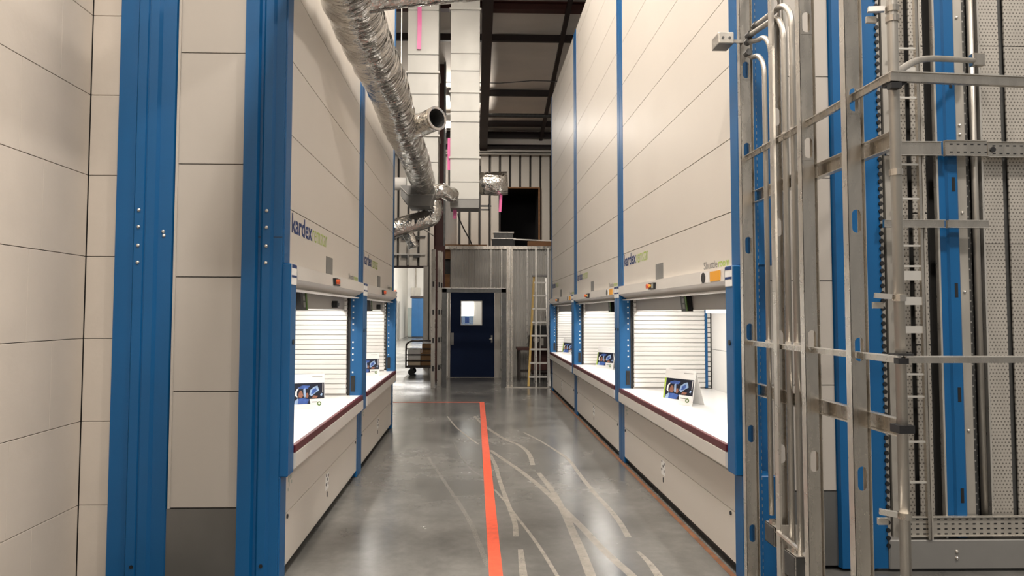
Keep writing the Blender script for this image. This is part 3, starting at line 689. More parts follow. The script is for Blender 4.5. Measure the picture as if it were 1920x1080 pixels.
fx = empty('lower_foil_duct', (-0.75, 12.3, 3.3)); tag(fx, 'lower foil duct bending down to the left below the plenum', 'duct')
P = [(-0.02, 0, 0.3), (0.0, 0, 0.14), (-0.06, 0, 0.02), (-0.22, -0.02, -0.05), (-0.5, -0.06, -0.13), (-0.8, -0.1, -0.24), (-1.25, -0.15, -0.40)]
MB().tube(catmull(P, 8), 0.165, 22, wrinkle=0.02).build('duct_body', 'foil', fx, smooth=True)
MB().tube(catmull([(-0.50, 0.1, -0.22), (-0.42, 0.1, -0.36), (-0.36, 0.1, -0.52)], 8), 0.105, 18, wrinkle=0.03).build('branch', 'foil', fx, smooth=True)
# vertical rectangular ducts
def rect_duct(x0, x1, y0, dp, z0, z1, joints, label):
    R = empty('rectangular_duct', ((x0 + x1) / 2, y0, z0)); tag(R, label, 'duct')
    wd = (x1 - x0) / 2; zs = [z0] + joints + [z1]
    for a, b in zip(zs[:-1], zs[1:]):
        box('duct_section', 'duct', (-wd, wd, 0, dp, a - z0 + 0.006, b - z0 - 0.006), R, 0.004)
    for j in joints[1::3]: box('flange', 'duct', (-wd - 0.025, wd + 0.025, -0.03, dp + 0.03, j - z0 - 0.018, j - z0 + 0.018), R)
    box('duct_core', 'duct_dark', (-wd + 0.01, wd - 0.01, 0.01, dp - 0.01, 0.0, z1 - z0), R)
    return R
rect_duct(-1.255, -0.685, 12.45, 0.5, 3.85, 8.3, [4.35, 4.85, 5.25, 5.62, 6.03, 6.36, 7.2], 'pale rectangular vertical duct behind the foil duct')
rd = rect_duct(-0.468, 0.078, 12.6, 0.55, 3.70, 8.3, [4.02, 4.48, 5.15, 5.35, 5.72, 6.12, 6.45, 7.3], 'pale rectangular vertical duct with a foil stub on its right')
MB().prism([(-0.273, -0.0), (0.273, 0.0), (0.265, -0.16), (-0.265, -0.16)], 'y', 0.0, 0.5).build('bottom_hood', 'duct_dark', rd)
MB().tube([(0.26, 0.22, 0.34), (0.40, 0.22, 0.34), (0.60, 0.22, 0.34), (0.80, 0.22, 0.35)], [0.215, 0.222, 0.226, 0.222], 26, wrinkle=0.015).build('foil_stub', 'foil', rd, smooth=True)
MB().box(0.28, 0.50, 0.1, 0.12, -0.12, -0.09).box(0.3, 0.46, 0.1, 0.12, -0.19, -0.165).box(0.44, 0.46, 0.1, 0.12, -0.19, -0.06).build('hanger_bracket', 'black', rd)
wp = empty('wrapped_pipe', (-0.615, 17.4, 3.2)); tag(wp, 'cream wrapped vertical pipe rising from the partition roof', 'pipe')
for i in range(4): MB().tube([(0, 0, 0.02 + i * 0.36), (0, 0, 0.37 + i * 0.36)], 0.155, 18).build('pipe_section', 'white_wall', wp, smooth=False)
MB().tube([(0, 0, 0), (0, 0, 1.5)], 0.148, 14).build('pipe_core', 'white_wall', wp)
hp = empty('horizontal_pipe', (-1.56, 12.7, 4.0)); tag(hp, 'white horizontal pipe showing left of the plenum', 'pipe')
MB().tube([(-2, 0, 0), (0.31, 0, 0)], 0.12, 16).build('pipe_body', 'white_wall', hp, smooth=True); MB().tube([(0.0, 0, 0), (0.02, 0, 0)], 0.135, 16).build('pipe_collar', 'galv', hp)
# pink ribbons
def ribbon(name_pts, wd, label):
    mb = MB(); v = []
    for i, (x, y, z) in enumerate(name_pts):
        v += [(x - wd / 2, y, z), (x + wd / 2, y + 0.01, z), (x + wd / 2, y + 0.014, z), (x - wd / 2, y + 0.004, z)]
    fs = []
    for i in range(len(name_pts) - 1):
        a = 4 * i
        for k in range(4): fs.append((a + k, a + (k + 1) % 4, a + 4 + (k + 1) % 4, a + 4 + k))
    fs += [(0, 1, 2, 3), tuple(4 * (len(name_pts) - 1) + k for k in range(4))]
    tag(mb.add(v, fs).build('pink_ribbon', 'pink'), label, 'ribbon', 'pink ribbons on the ducts')
ribbon([(-1.03, 12.40, 7.9), (-1.04, 12.40, 7.3), (-1.035, 12.38, 6.9), (-1.045, 12.40, 6.45)], 0.075, 'long pink ribbon down the left vertical duct')
ribbon([(-0.49, 12.61, 4.85), (-0.492, 12.61, 4.6), (-0.49, 12.62, 4.25)], 0.05, 'pink ribbon between the two vertical ducts')
ribbon([(-0.385, 12.9, 3.57), (-0.38, 12.9, 3.48), (-0.385, 12.9, 3.38)], 0.07, 'short pink ribbon under the right vertical duct')
ribbon([(0.49, 12.8, 3.82), (0.48, 12.8, 3.65), (0.47, 12.8, 3.50)], 0.05, 'pink ribbon hanging below the foil stub')
# steel column behind the ducts
sc_ = empty('steel_column', (-0.86, 16.5, 0)); tag(sc_, 'dark red steel column rising behind the ducts', 'column')
box('flange', 'steel_red', (-0.13, -0.11, -0.1, 0.1, 3.2, 7.8), sc_); box('flange', 'zinc_dark', (0.10, 0.14, -0.1, 0.1, 3.2, 7.8), sc_); box('base', 'steel_red', (-0.13, 0.14, -0.1, 0.1, 0, 3.2), sc_); box('web', 'steel_red', (-0.11, 0.10, -0.01, 0.01, 3.2, 7.8), sc_)
# pipes on the wall at the left, above the hallway opening
for z, n in ((3.02 + 0.8, 'upper'), (3.02 + 0.28, 'lower')):
    cr = empty('cable_rack', (-2.3, 19.98, z)); tag(cr, n + ' of two thin wall rails above the hallway opening', 'rail')
    MB().box(-2.0, 0.85, -0.02, 0.02, -0.02, 0.02).build('rail', 'zinc_dark' if n == 'upper' else 'alu', cr)
    for q in range(5): MB().box(-0.9 + q * 0.35, -0.72 + q * 0.35, -0.03, 0.03, -0.10, -0.04).build('clip', 'zinc_dark', cr)
t = tag(MB().tube([(-1.95, 19.93, 2.97), (-1.95, 19.93, 3.6)], 0.02, 6).build('wall_conduit', 'alu'), 'thin upright conduit crossing the wall rails', 'conduit')
t = tag(MB().tube(catmull([(-1.75, 17.8, 4.15), (-1.45, 17.7, 3.85), (-1.0, 17.6, 3.52), (-0.9, 17.6, 3.2)], 6), 0.022, 6).build('hanging_hose', 'galv_dull'), 'grey hose slanting down to the partition roof', 'hose')
t = tag(MB().tube(catmull([(-0.46, 18.2, 4.25), (-0.42, 18.2, 4.1), (-0.28, 18.2, 3.8), (-0.12, 18.2, 3.5), (-0.02, 18.2, 3.2)], 6), 0.02, 6).build('hanging_hose', 'black'), 'black hose hanging beside the cream pipe', 'hose')

# ------------------------------------------------------------------ partition with the navy door
YP = 16.9
wall_p = struct(empty('wall_partition', (0, YP, 0)), 'corrugated steel partition around the navy door')
def corr(x0, x1, z0, z1):
    vs = []; fs = []; p = 0.06; n = max(2, int(round((x1 - x0) / (p / 4))))
    for i in range(n + 1):
        x = x0 + (x1 - x0) * i / n; yy = (0.0, 0.0, 0.02, 0.02)[i % 4]
        vs += [(x, yy, z0), (x, yy, z1)]
    for i in range(n): fs.append((2 * i, 2 * i + 2, 2 * i + 3, 2 * i + 1))
    return MB().add(vs, fs).build('corrugated_sheet', 'corr', wall_p)
for a, b in ((-0.60, 0.0), (0.005, 0.62)): corr(a, b, 2.2, 3.17)
for a, b in ((0.62, 1.06), (1.065, 1.5), (1.505, 2.3)): corr(a, b, 0.03, 3.17)
MB().box(-0.60, 2.4, 0.03, 0.10, 2.2, 3.18).box(0.62, 2.4, 0.03, 0.10, 0, 2.2).build('wall_backing', 'galv_dull', wall_p)
MB().box(-1.0, 2.5, -0.06, 0.3, 3.17, 3.25).build('top_track', 'galv', wall_p); MB().box(-1.0, 0.3, -0.02, 0.34, 3.252, 3.285).build('top_plank', 'wood', wall_p)
MB().box(-1.0, 2.4, 0.34, 3.0, 3.16, 3.2).build('roof_deck', 'wood', wall_p)
for x in (0.40, 0.66, 0.87, 1.30, 1.75): MB().box(x - 0.012, x + 0.012, -0.03, 0.0, 0.0 if x > 0.62 else 2.2, 3.17).build('joint_trim', 'galv_bright', wall_p)
for x in (-0.92, -0.78): box('side_stud', 'galv_dull', (x - 0.03, x + 0.03, 0.0, 0.08, 0, 3.17), wall_p)
box('wood_block', 'wood', (-0.76, -0.61, 0.05, 0.15, 2.93, 3.16), wall_p); box('wood_block', 'wood', (-0.74, -0.62, 0.05, 0.15, 2.2, 2.55), wall_p); box('dark_gap', 'black', (-0.78, -0.60, 0.16, 0.19, 2.1, 3.16), wall_p)
d = struct(empty('door_1', (-0.055, YP + 0.03, 0)), 'navy blue steel door with a square window')
m = MB(); m.box(-0.545, -0.275, 0, 0.045, 0.01, 2.13); m.box(0.225, 0.545, 0, 0.045, 0.01, 2.13); m.box(-0.275, 0.225, 0, 0.045, 0.01, 1.30); m.box(-0.275, 0.225, 0, 0.045, 1.875, 2.13)
m.build('leaf', 'door', d)
m = MB(); m.box(-0.29, 0.24, -0.012, 0.0, 1.285, 1.305); m.box(-0.29, 0.24, -0.012, 0.0, 1.87, 1.89); m.box(-0.29, -0.27, -0.012, 0, 1.305, 1.87); m.box(0.22, 0.24, -0.012, 0, 1.305, 1.87)
m.build('window_bead', 'alu', d); box('pane', 'glass', (-0.272, 0.222, 0.018, 0.024, 1.302, 1.873), d)
hd = box('push_plate', 'plate', (-0.53, -0.46, -0.006, 0, 0.80, 1.10), d)
h2 = MB().box(0.46, 0.50, -0.006, 0, 0.86, 1.04).build('lock_plate', 'plate', d); MB().tube([(0.48, -0.01, 0.95), (0.48, -0.05, 0.95), (0.42, -0.055, 0.95)], 0.01, 8).build('lever', 'galv_bright', h2)
m = MB(); m.box(-0.60, -0.55, -0.05, 0.10, 0, 2.2); m.box(0.55, 0.67, -0.05, 0.10, 0, 2.2); m.box(-0.60, 0.67, -0.05, 0.1, 2.14, 2.2); m.build('door_frame', 'galv_dull', d)
# bright office behind the door window
of = struct(empty('wall_office', (0, 0, 0)), 'bright office seen through the door window')
box('rear_wall', 'white_wall', (-0.68, 1.6, 19.7, 19.75, 0, 3.1), of); box('side_wall', 'white_wall', (-0.72, -0.68, 17.1, 19.7, 0, 3.1), of); box('side_wall', 'white_wall', (1.6, 1.65, 17.1, 19.7, 0, 3.1), of)
wn = struct(empty('window_2', (-0.30, 19.69, 1.60)), 'daylit office window with blue machines beyond')
box('sky_pane', 'led', (-0.30, 0.26, -0.01, 0, -0.10, 0.34), wn); box('view_pane', 'photo_pale', (-0.30, 0.26, -0.01, 0, -0.36, -0.10), wn); box('view_block', 'photo_blue', (-0.22, -0.06, -0.014, -0.01, -0.30, -0.13), wn); box('view_block', 'photo_blue', (0.02, 0.14, -0.014, -0.01, -0.30, -0.13), wn)
ol = empty('office_lamp', (0.2, 18.6, 3.0)); tag(ol, 'flat lamp on the office ceiling behind the door', 'lamp')
box('diffuser', 'lamp_glow', (-0.3, 0.3, -0.3, 0.3, 0, 0.02), ol)
l = bpy.data.lights.new('lamp_light', 'AREA'); l.size = 0.5; l.energy = 14; l.color = (1, 0.93, 0.82)
lo = bpy.data.objects.new('lamp_light', l); COL.objects.link(lo); lo.parent = ol; lo.location = (0, 0, -0.01)
# front framing of the partition
YF = 14.63
fr = empty('door_portal', (0, YF, 0)); tag(fr, 'grey steel portal frame standing before the navy door', 'frame')
box('jamb', 'zinc_dark', (-0.70, -0.60, 0, 0.12, 0, 2.12), fr); box('jamb', 'zinc_dark', (0.575, 0.675, 0, 0.12, 0, 2.12), fr); box('header', 'zinc_dark', (-0.70, 0.675, -0.0, 0.14, 2.03, 2.12), fr); box('header_lip', 'galv_bright', (-0.70, 0.675, -0.01, 0.0, 2.115, 2.13), fr)
def slim_stud(x, wd, top, y, label, m='galv_dull', holes=True):
    o = empty('steel_stud', (x, y, 0)); tag(o, label, 'stud', 'steel studs of the far partition')
    box('web', m, (-wd / 2, wd / 2, 0, 0.004, 0, top), o); box('flange', 'galv_bright', (-wd / 2, -wd / 2 + 0.006, -0.03, 0, 0, top), o); box('flange', 'galv_bright', (wd / 2 - 0.006, wd / 2, -0.03, 0, 0, top), o)
    if holes:
        h = MB()
        for k in range(int(top / 0.6)): h.box(-0.018, 0.018, -0.003, -0.001, 0.35 + 0.6 * k, 0.46 + 0.6 * k)
        h.build('knockouts', 'black', o, stuff=True)
slim_stud(-0.885, 0.085, 2.95, YF, 'leftmost steel stud of the partition, beside the cart')
slim_stud(-0.775, 0.07, 2.95, YF + 0.3, 'second steel stud left of the portal')
slim_stud(-0.735, 0.05, 2.95, YF + 0.6, 'steel stud close behind the left portal jamb')
slim_stud(0.72, 0.06, 3.0, YF + 0.1, 'steel stud touching the right portal jamb', 'galv', False)
slim_stud(0.80, 0.045, 3.0, YF + 0.1, 'slim steel stud right of the portal', 'galv', False)
slim_stud(1.31, 0.035, 3.0, YF - 0.05, 'bright steel stud left of the ladder', 'alu', False)
slim_stud(1.57, 0.035, 3.0, YF - 0.02, 'bright steel stud at the far right lift', 'alu', False)
box('far_track', 'galv_dull', (0.66, 1.6, YF - 0.06, YF + 0.06, 0, 0.015)); tag(bpy.data.objects['far_track'], 'low steel floor track under the far studs', 'track')
# things on the partition roof
def crate(x0, x1, y, z0, z1, mm, name, label, lid='galv_bright'):
    o = empty(name, ((x0 + x1) / 2, y, z0)); tag(o, label, 'box'); wd = (x1 - x0) / 2
    box('body', mm, (-wd, wd, -0.2, 0.2, 0, z1 - z0), o, 0.004); box('rim', lid, (-wd - 0.02, wd + 0.02, -0.22, 0.22, z1 - z0, z1 - z0 + 0.02), o); return o
crate(0.45, 1.05, 18.0, 3.202, 3.53, 'black', 'dark_crate', 'black crate lying on the partition roof')
crate(0.50, 1.0, 18.0, 3.552, 3.69, 'zinc_dark', 'grey_crate', 'grey crate stacked on the black crate')
lb = empty('lumber_stack', (1.55, 17.6, 3.2)); tag(lb, 'reddish lumber boards lying on the partition roof', 'lumber')
for k in range(3): box('board', 'wood', (-0.18, 0.7, -0.2 + 0.12 * k, -0.1 + 0.12 * k, 0.002, 0.23 + 0.01 * k), lb)
t = tag(MB().bar((1.0, 17.6, 3.50), (2.1, 17.6, 3.455), 0.05, 0.03).build('metal_strip', 'alu'), 'bright metal strip resting across the lumber', 'strip')
t = tag(MB().disc_ball((-0.88, 16.95, 3.35), 0.07, 14).build('white_knob', 'white_wall', smooth=True), 'small white ball on top of the partition', 'ball')
# ladder
la = empty('step_ladder', (1.38, 15.08, 0)); tag(la, 'step ladder with a yellow rail leaning by the far right lift', 'ladder')
MB().bar((-0.22, -0.35, 0.02), (-0.06, 0.1, 2.42), 0.045, 0.06, (0, 1, 0)).build('rail', 'yellow', la); MB().bar((0.24, -0.35, 0.02), (0.20, 0.1, 2.42), 0.04, 0.06, (0, 1, 0)).build('rail', 'alu', la)
for k in range(8):
    t_ = (k + 0.75) / 8.2; xa = -0.22 + 0.16 * t_; xb = 0.24 - 0.04 * t_; y = -0.35 + 0.45 * t_; z = 2.4 * t_
    box('rung', 'alu', (xa, xb, y - 0.04, y + 0.04, z - 0.018, z + 0.018), la)
MB().bar((-0.02, 0.55, 0.0), (-0.01, 0.12, 2.36), 0.02, 0.03, (0, 1, 0)).build('rear_rail', 'alu', la); MB().bar((0.11, 0.55, 0.0), (0.10, 0.12, 2.36), 0.02, 0.03, (0, 1, 0)).build('rear_rail', 'alu', la)
box('top_cap', 'plate', (-0.09, 0.24, 0.02, 0.2, 2.40, 2.44), la)
# machine and table behind the ladder
wb = empty('work_table', (1.45, 16.3, 0)); tag(wb, 'dark red brown table behind the ladder', 'table')
box('table_top', 'brown_red', (-0.45, 0.6, -0.3, 0.3, 0.72, 0.78), wb, 0.004)
for x in (-0.42, 0.52):
    for y in (-0.26, 0.22): box('leg', 'clutter', (x, x + 0.05, y, y + 0.05, 0, 0.72), wb)
box('side_panel', 'brown_red', (-0.1, 0.5, 0.0, 0.02, 0.15, 0.70), wb); box('shelf', 'clutter', (-0.36, 0.5, -0.25, 0.25, 0.2, 0.23), wb)
mc = empty('dark_machine', (1.55, 16.3, 0.78)); tag(mc, 'dark machine standing on the table behind the ladder', 'machine')
box('body', 'clutter', (-0.25, 0.35, -0.2, 0.2, 0, 0.28), mc, 0.01); box('hood', 'black', (-0.22, 0.3, -0.16, 0.16, 0.30, 0.52), mc, 0.02); MB().cyl((-0.1, -0.2, 0.18), 'y', 0.07, 0.05, 14).build('dial', 'galv_bright', mc); box('clear_jar', 'galv_dull', (0.0, 0.07, -0.24, -0.17, 0.05, 0.22), mc)

# ------------------------------------------------------------------ platform cart left of the partition
ct = empty('platform_cart', (-1.45, 17.7, 0)); tag(ct, 'dark platform cart with a curved rail parked by the partition', 'cart')
box('deck', 'clutter', (-0.30, 0.68, -0.35, 0.35, 0.20, 0.26), ct, 0.005)
MB().tube(catmull([(-0.28, -0.33, 0.2), (-0.28, -0.33, 0.65), (-0.26, -0.33, 0.80), (-0.14, -0.33, 0.875), (0.0, -0.33, 0.88), (0.66, -0.33, 0.88)], 5), 0.022, 8).build('push_rail', 'clutter', ct, smooth=True)
for z in (0.38, 0.53, 0.68): MB().tube([(-0.28, -0.33, z), (0.66, -0.33, z)], 0.017, 8).build('cross_rail', 'clutter', ct)
for x in (-0.15, 0.6):
    for y in (-0.25, 0.25):
        k = MB().cyl((x, y, 0.085), 'y', 0.085, 0.05, 16).build('wheel', 'rubber', ct); box('fork', 'zinc_dark', (x - 0.03, x + 0.03, y - 0.035, y + 0.035, 0.16, 0.2), k)
for z0, z1, x0, x1, mm, lbl in ((0.262, 0.40, -0.24, 0.08, 'carton_light', 'pale carton low on the cart'), (0.402, 0.66, -0.24, 0.08, 'white_wall', 'white carton stacked on the pale carton of the cart'),
                           (0.262, 0.58, 0.10, 0.55, 'carton', 'lower brown carton on the cart'), (0.582, 0.80, 0.12, 0.55, 'carton', 'upper brown carton on the cart')):
    b = empty('carton', (-1.45 + (x0 + x1) / 2, 17.65, z0)); tag(b, lbl, 'box'); wd = (x1 - x0) / 2
    box('carton_body', mm, (-wd, wd, -0.25, 0.25, 0, z1 - z0), b, 0.004); box('carton_tape', 'carton_light', (-0.03, 0.03, -0.252, 0.252, z1 - z0, z1 - z0 + 0.0015), b)
t = tag(box('paper_stack', 'paper', (-1.32, -0.92, 17.42, 17.85, 0.802, 0.85), None, 0.004), 'white paper stack on the upper brown carton', 'paper')

# ------------------------------------------------------------------ stud wall at the right
def stud_web(x0, x1, y, z0, z1, holes, hw=0.019, hh=0.05):
    # sheet in the XZ plane with pill shaped knockouts
    vs = []; fs = []; xc = (x0 + x1) / 2 - 0.004; a0, a1 = xc - hw - 0.008, xc + hw + 0.008
    def quad(xa, xb, za, zb):
        n = len(vs); vs.extend([(xa, y, za), (xb, y, za), (xb, y, zb), (xa, y, zb)]); fs.append((n, n + 1, n + 2, n + 3))
    quad(x0, a0, z0, z1); nn = len(vs); vs.extend([(a1, y, z0), (x1, y + 0.016, z0), (x1, y + 0.016, z1), (a1, y, z1)]); fs.append((nn, nn + 1, nn + 2, nn + 3))  # right strip slanted back to look darker: shading put into the shape
    prev = z0
    for hz in holes:
        za, zb = hz - hh - 0.01, hz + hh + 0.01
        quad(a0, a1, prev, za)
        pill = []; n = 6
        for k in range(n + 1): t = PI * k / n; pill.append((xc + hw * math.cos(t), hz + (hh - hw) + hw * math.sin(t)))
        for k in range(n + 1): t = PI + PI * k / n; pill.append((xc + hw * math.cos(t), hz - (hh - hw) + hw * math.sin(t)))
        outer = []
        for k in range(n + 1): t = k / n; outer.append((a1 - (a1 - a0) * t, zb))
        for k in range(n + 1): t = k / n; outer.append((a0 + (a1 - a0) * t, za))
        nb = len(vs); N = len(pill)
        vs.extend([(p[0], y, p[1]) for p in pill] + [(p[0], y, p[1]) for p in outer])
        for k in range(N): j = (k + 1) % N; fs.append((nb + k, nb + j, nb + N + j, nb + N + k))
        prev = zb
    quad(a0, a1, prev, z1)
    return MB().add(vs, fs)
ZT = 4.2
def metal_stud(x0, y, holes, label, flip=False, wd=0.076):
    R = empty('metal_stud', (x0, y, 0)); tag(R, label, 'stud', 'metal studs of the near right wall')
    s = -1 if flip else 1
    o = stud_web(0, wd, 0, 0.0, ZT, holes).build('web', 'galv', R)
    md = o.modifiers.new('thick', 'SOLIDIFY'); md.thickness = 0.0015
    ya, yb_ = (0, 0.042) if s > 0 else (-0.042, 0)
    fl = MB().box(0, 0.002, ya, yb_, 0, ZT).box(0.002, 0.013, (yb_ if s > 0 else ya) - 0.001, (yb_ if s > 0 else ya) + 0.001, 0, ZT).build('flange', 'galv_bright', R)
    fl = MB().box(wd - 0.002, wd, ya, yb_, 0, ZT).box(wd - 0.013, wd - 0.002, (yb_ if s > 0 else ya) - 0.001, (yb_ if s > 0 else ya) + 0.001, 0, ZT).build('flange', 'galv_bright', R)
    return R
X0 = 1.578
metal_stud(X0, 3.97, [0.33, 0.90, 1.49, 2.0, 2.56, 3.05, 3.62], 'metal stud right against the near right lift')
metal_stud(X0 + 0.01, 3.60, [0.86, 1.46, 2.06, 2.66, 3.26], 'dark open-sided metal stud between the two conduit pairs', True)
metal_stud(X0, 3.23, [0.90, 1.47, 2.4, 3.02, 3.62], 'metal stud just right of the bundled conduits')
metal_stud(X0, 2.83, [0.915, 1.45, 1.99, 2.51, 3.1], 'broadest metal stud, nearest to the camera')
bt_ = MB().prism([(X0 - 0.002, 0), (X0 + 0.08, 0), (X0 + 0.08, 0.03), (X0 + 0.078, 0.03), (X0 + 0.078, 0.002), (X0, 0.002), (X0, 0.03), (X0 - 0.002, 0.03)], 'y', 2.5, 4.05).build('floor_track', 'galv_dull')
tag(bt_, 'steel floor track under the near metal studs', 'track')
# bridging channels through the studs (run along y), and their returns to the right
def channel(a, b, wd, ht, label, m='galv', name='bridging_channel'):
    R = empty(name, a); tag(R, label, 'channel'); d = Vector(b) - Vector(a)
    MB().bar((0, 0, 0), d, wd, ht).build('web', m, R)
    MB().bar((0, 0, ht / 2), d + Vector((0, 0, ht / 2)), wd + 0.012, 0.004).build('top_lip', 'galv_bright', R)
    return R
XM = X0 + 0.036
channel((XM, 4.02, 2.52), (XM, 2.56, 2.52), 0.012, 0.030, 'upper bridging channel running through the metal studs')
channel((XM, 4.02, 1.425), (XM, 2.56, 1.425), 0.012, 0.026, 'lower bridging channel running through the metal studs')
channel((1.60, 2.56, 2.515), (2.6, 2.60, 2.50), 0.02, 0.036, 'upper channel turning right from the corner pole', name='cross_channel')
channel((1.63, 2.56, 1.425), (2.6, 2.60, 1.425), 0.02, 0.024, 'lower channel turning right from the corner pole', name='cross_channel')
def c_track(y0, y1, x, z, label):
    R = empty('wall_track', (x, y0, z)); tag(R, label, 'track'); L = y1 - y0
    box('web', 'galv', (0, 0.003, 0, L, -0.035, 0.035), R); box('lip', 'galv_bright', (-0.03, 0, 0, L, 0.032, 0.035), R); box('lip', 'galv_bright', (-0.03, 0, 0, L, -0.035, -0.032), R)
XT = X0 + 0.10
c_track(2.62, 4.0, XT, 2.29, 'upper steel track behind the metal studs')
c_track(2.62, 4.0, XT, 1.155, 'lower steel track behind the metal studs')
# four conduits that bend over at the top
bx_ = empty('junction_box', (1.475, 3.97, 3.22)); tag(bx_, 'small square steel junction box at the top of the conduits', 'box')
box('body', 'galv_bright', (-0.045, 0.045, -0.06, 0.06, -0.03, 0.035), bx_, 0.003)
MB().cyl((-0.02, -0.061, 0.0), 'y', 0.008, 0.004, 8).cyl((0.02, -0.061, 0.0), 'y', 0.008, 0.004, 8).build('knockout', 'zinc_dark', bx_)
box('mounting_arm', 'galv', (0.045, 0.12, -0.012, 0.0, -0.01, 0.01), bx_)
box('base', 'zinc_dark', (-0.043, 0.043, -0.058, 0.058, -0.034, -0.03), bx_)
def conduit(y, x, ztop, r, yend, zend, label, zb):
    R = empty('bent_conduit', (x, y, 0)); tag(R, label, 'conduit', 'conduits bending over to the junction box')
    rb = 0.16
    pts = [(0, 0, zb), (0, 0, ztop - rb)] + arc((0, rb, ztop - rb), rb, PI, PI / 2, 10, ((0, 1, 0), (0, 0, 1))) + [(0.0 if yend < 3.9 else -0.02, yend - y, zend)]
    MB().tube(pts, r, 12).build('tube', 'conduit', R, smooth=True)
    MB().tube([(pts[-1][0], yend - y - 0.03, zend), (pts[-1][0], yend - y + 0.012, zend)], r + 0.006, 10).build('coupling', 'zinc_dark', R)
    for z in (2.535, 1.44): MB().tube([(0, 0, z - 0.012), (0, 0, z + 0.012)], r + 0.004, 10).build('strap', 'galv_bright', R)
conduit(3.745, 1.626, 3.10, 0.0135, 3.93, 3.135, 'conduit nearest the lift, lowest of the four bends', 0.50)
conduit(3.655, 1.626, 3.17, 0.0145, 3.92, 3.20, 'second conduit from the lift', 0.47)
conduit(3.50, 1.626, 3.21, 0.0155, 3.90, 3.23, 'third conduit from the lift', 0.42)
conduit(3.41, 1.626, 3.24, 0.0155, 3.86, 3.27, 'conduit nearest the camera, highest of the four bends', 0.40)
# lower boxes
def jbox(x, y, z, sx, sy, sz, label):
    R = empty('outlet_box', (x, y, z)); tag(R, label, 'box')
    m = MB(); w2 = sx / 2; t2 = 0.003
    m.box(-w2, -w2 + t2, -sy / 2, sy / 2, 0, sz); m.box(w2 - t2, w2, -sy / 2, sy / 2, 0, sz); m.box(-w2, w2, -sy / 2, sy / 2, 0, t2); m.box(-w2, w2, -sy / 2, sy / 2, sz - t2, sz); m.box(-w2, w2, sy / 2 - t2, sy / 2, 0, sz)
    m.build('box_body', 'galv_bright', R); box('box_cover', 'zinc_dark', (-w2 + 0.004, w2 - 0.004, -sy / 2 + 0.004, -sy / 2 + 0.007, 0.004, sz - 0.004), R); box('side_plate', 'zinc_dark', (-w2 - 0.003, -w2, -sy / 2 + 0.006, sy / 2 - 0.006, 0.006, sz - 0.006), R)
    for dx in (-0.012, 0.016): MB().cyl((dx, 0.0, sz + 0.012), 'z', 0.019, 0.024, 10).build('connector', 'galv', R)
jbox(1.625, 3.70, 0.36, 0.06, 0.12, 0.105, 'outlet box under the left pair of conduits')
jbox(1.625, 3.45, 0.275, 0.075, 0.12, 0.125, 'outlet box under the right pair of conduits')
bp = empty('mounting_plate', (1.585, 3.58, 0.27)); tag(bp, 'flat steel plate on the open-sided stud between the outlet boxes', 'plate')
box('plate_sheet', 'galv_dull', (0, 0.085, -0.05, -0.046, 0, 0.24), bp); MB().cyl((0.03, -0.052, 0.12), 'y', 0.006, 0.01, 8).build('screw', 'galv_bright', bp); MB().bar((-0.01, -0.02, 0.20), (0.07, -0.24, 0.12), 0.02, 0.012).build('strap', 'galv_bright', bp)
# corner pole with clamps
po = empty('corner_pole', (1.642, 2.60, 0)); tag(po, 'upright round steel pole at the corner of the stud wall', 'pole')
MB().tube([(0, 0, 0), (0, 0, 2.85), (-0.003, 0, 4.2)], 0.0195, 18).build('pole_tube', 'conduit', po, smooth=True)
for z in (2.80, 2.76, 2.15, 1.66, 0.83): MB().tube([(0, 0, z - 0.012), (0, 0, z + 0.012)], 0.0245, 14).build('clamp_ring', 'galv', po)
for z, q in ((2.80, 0), (1.665, 0), (0.835, 0)):
    MB().bar((-0.03, 0, z), (-0.085, 0.02, z + 0.006), 0.02, 0.02).build('clamp_bolt', 'galv_bright', po); MB().box(-0.09, -0.05, 0.02, 0.03, z - 0.045, z - 0.02).build('clamp_tab', 'galv_dull', po)
for z in (2.50, 1.44): MB().box(-0.03, 0.03, -0.035, 0.028, z - 0.008, z + 0.008).box(-0.04, 0.0, -0.05, -0.02, z - 0.03, z - 0.008).build('corner_bracket', 'black', po)
box('rubber_collar', 'black', (-0.03, 0.03, -0.03, 0.03, 1.145, 1.175), po)
brk = empty('corner_bracket_channel', (1.60, 2.62, 1.16)); tag(brk, 'short channel bracket from the nearest stud to the corner pole', 'bracket')
# curved brace
R = empty('curved_brace', (1.635, 2.6, 2.53)); tag(R, 'gently curved tube brace rising to the right from the corner pole', 'brace')
pts = catmull([(0, 0, 0), (0.25, 0.35, 0.15), (0.75, 0.9, 0.42), (1.52, 1.57, 0.67)], 8)
MB().tube(pts, 0.017, 10).build('brace_tube', 'conduit', R, smooth=True); box('end_bracket', 'galv', (1.49, 1.57, 1.54, 1.58, 0.63, 0.71), R, 0.004)
bpy.data.objects.remove(brk)

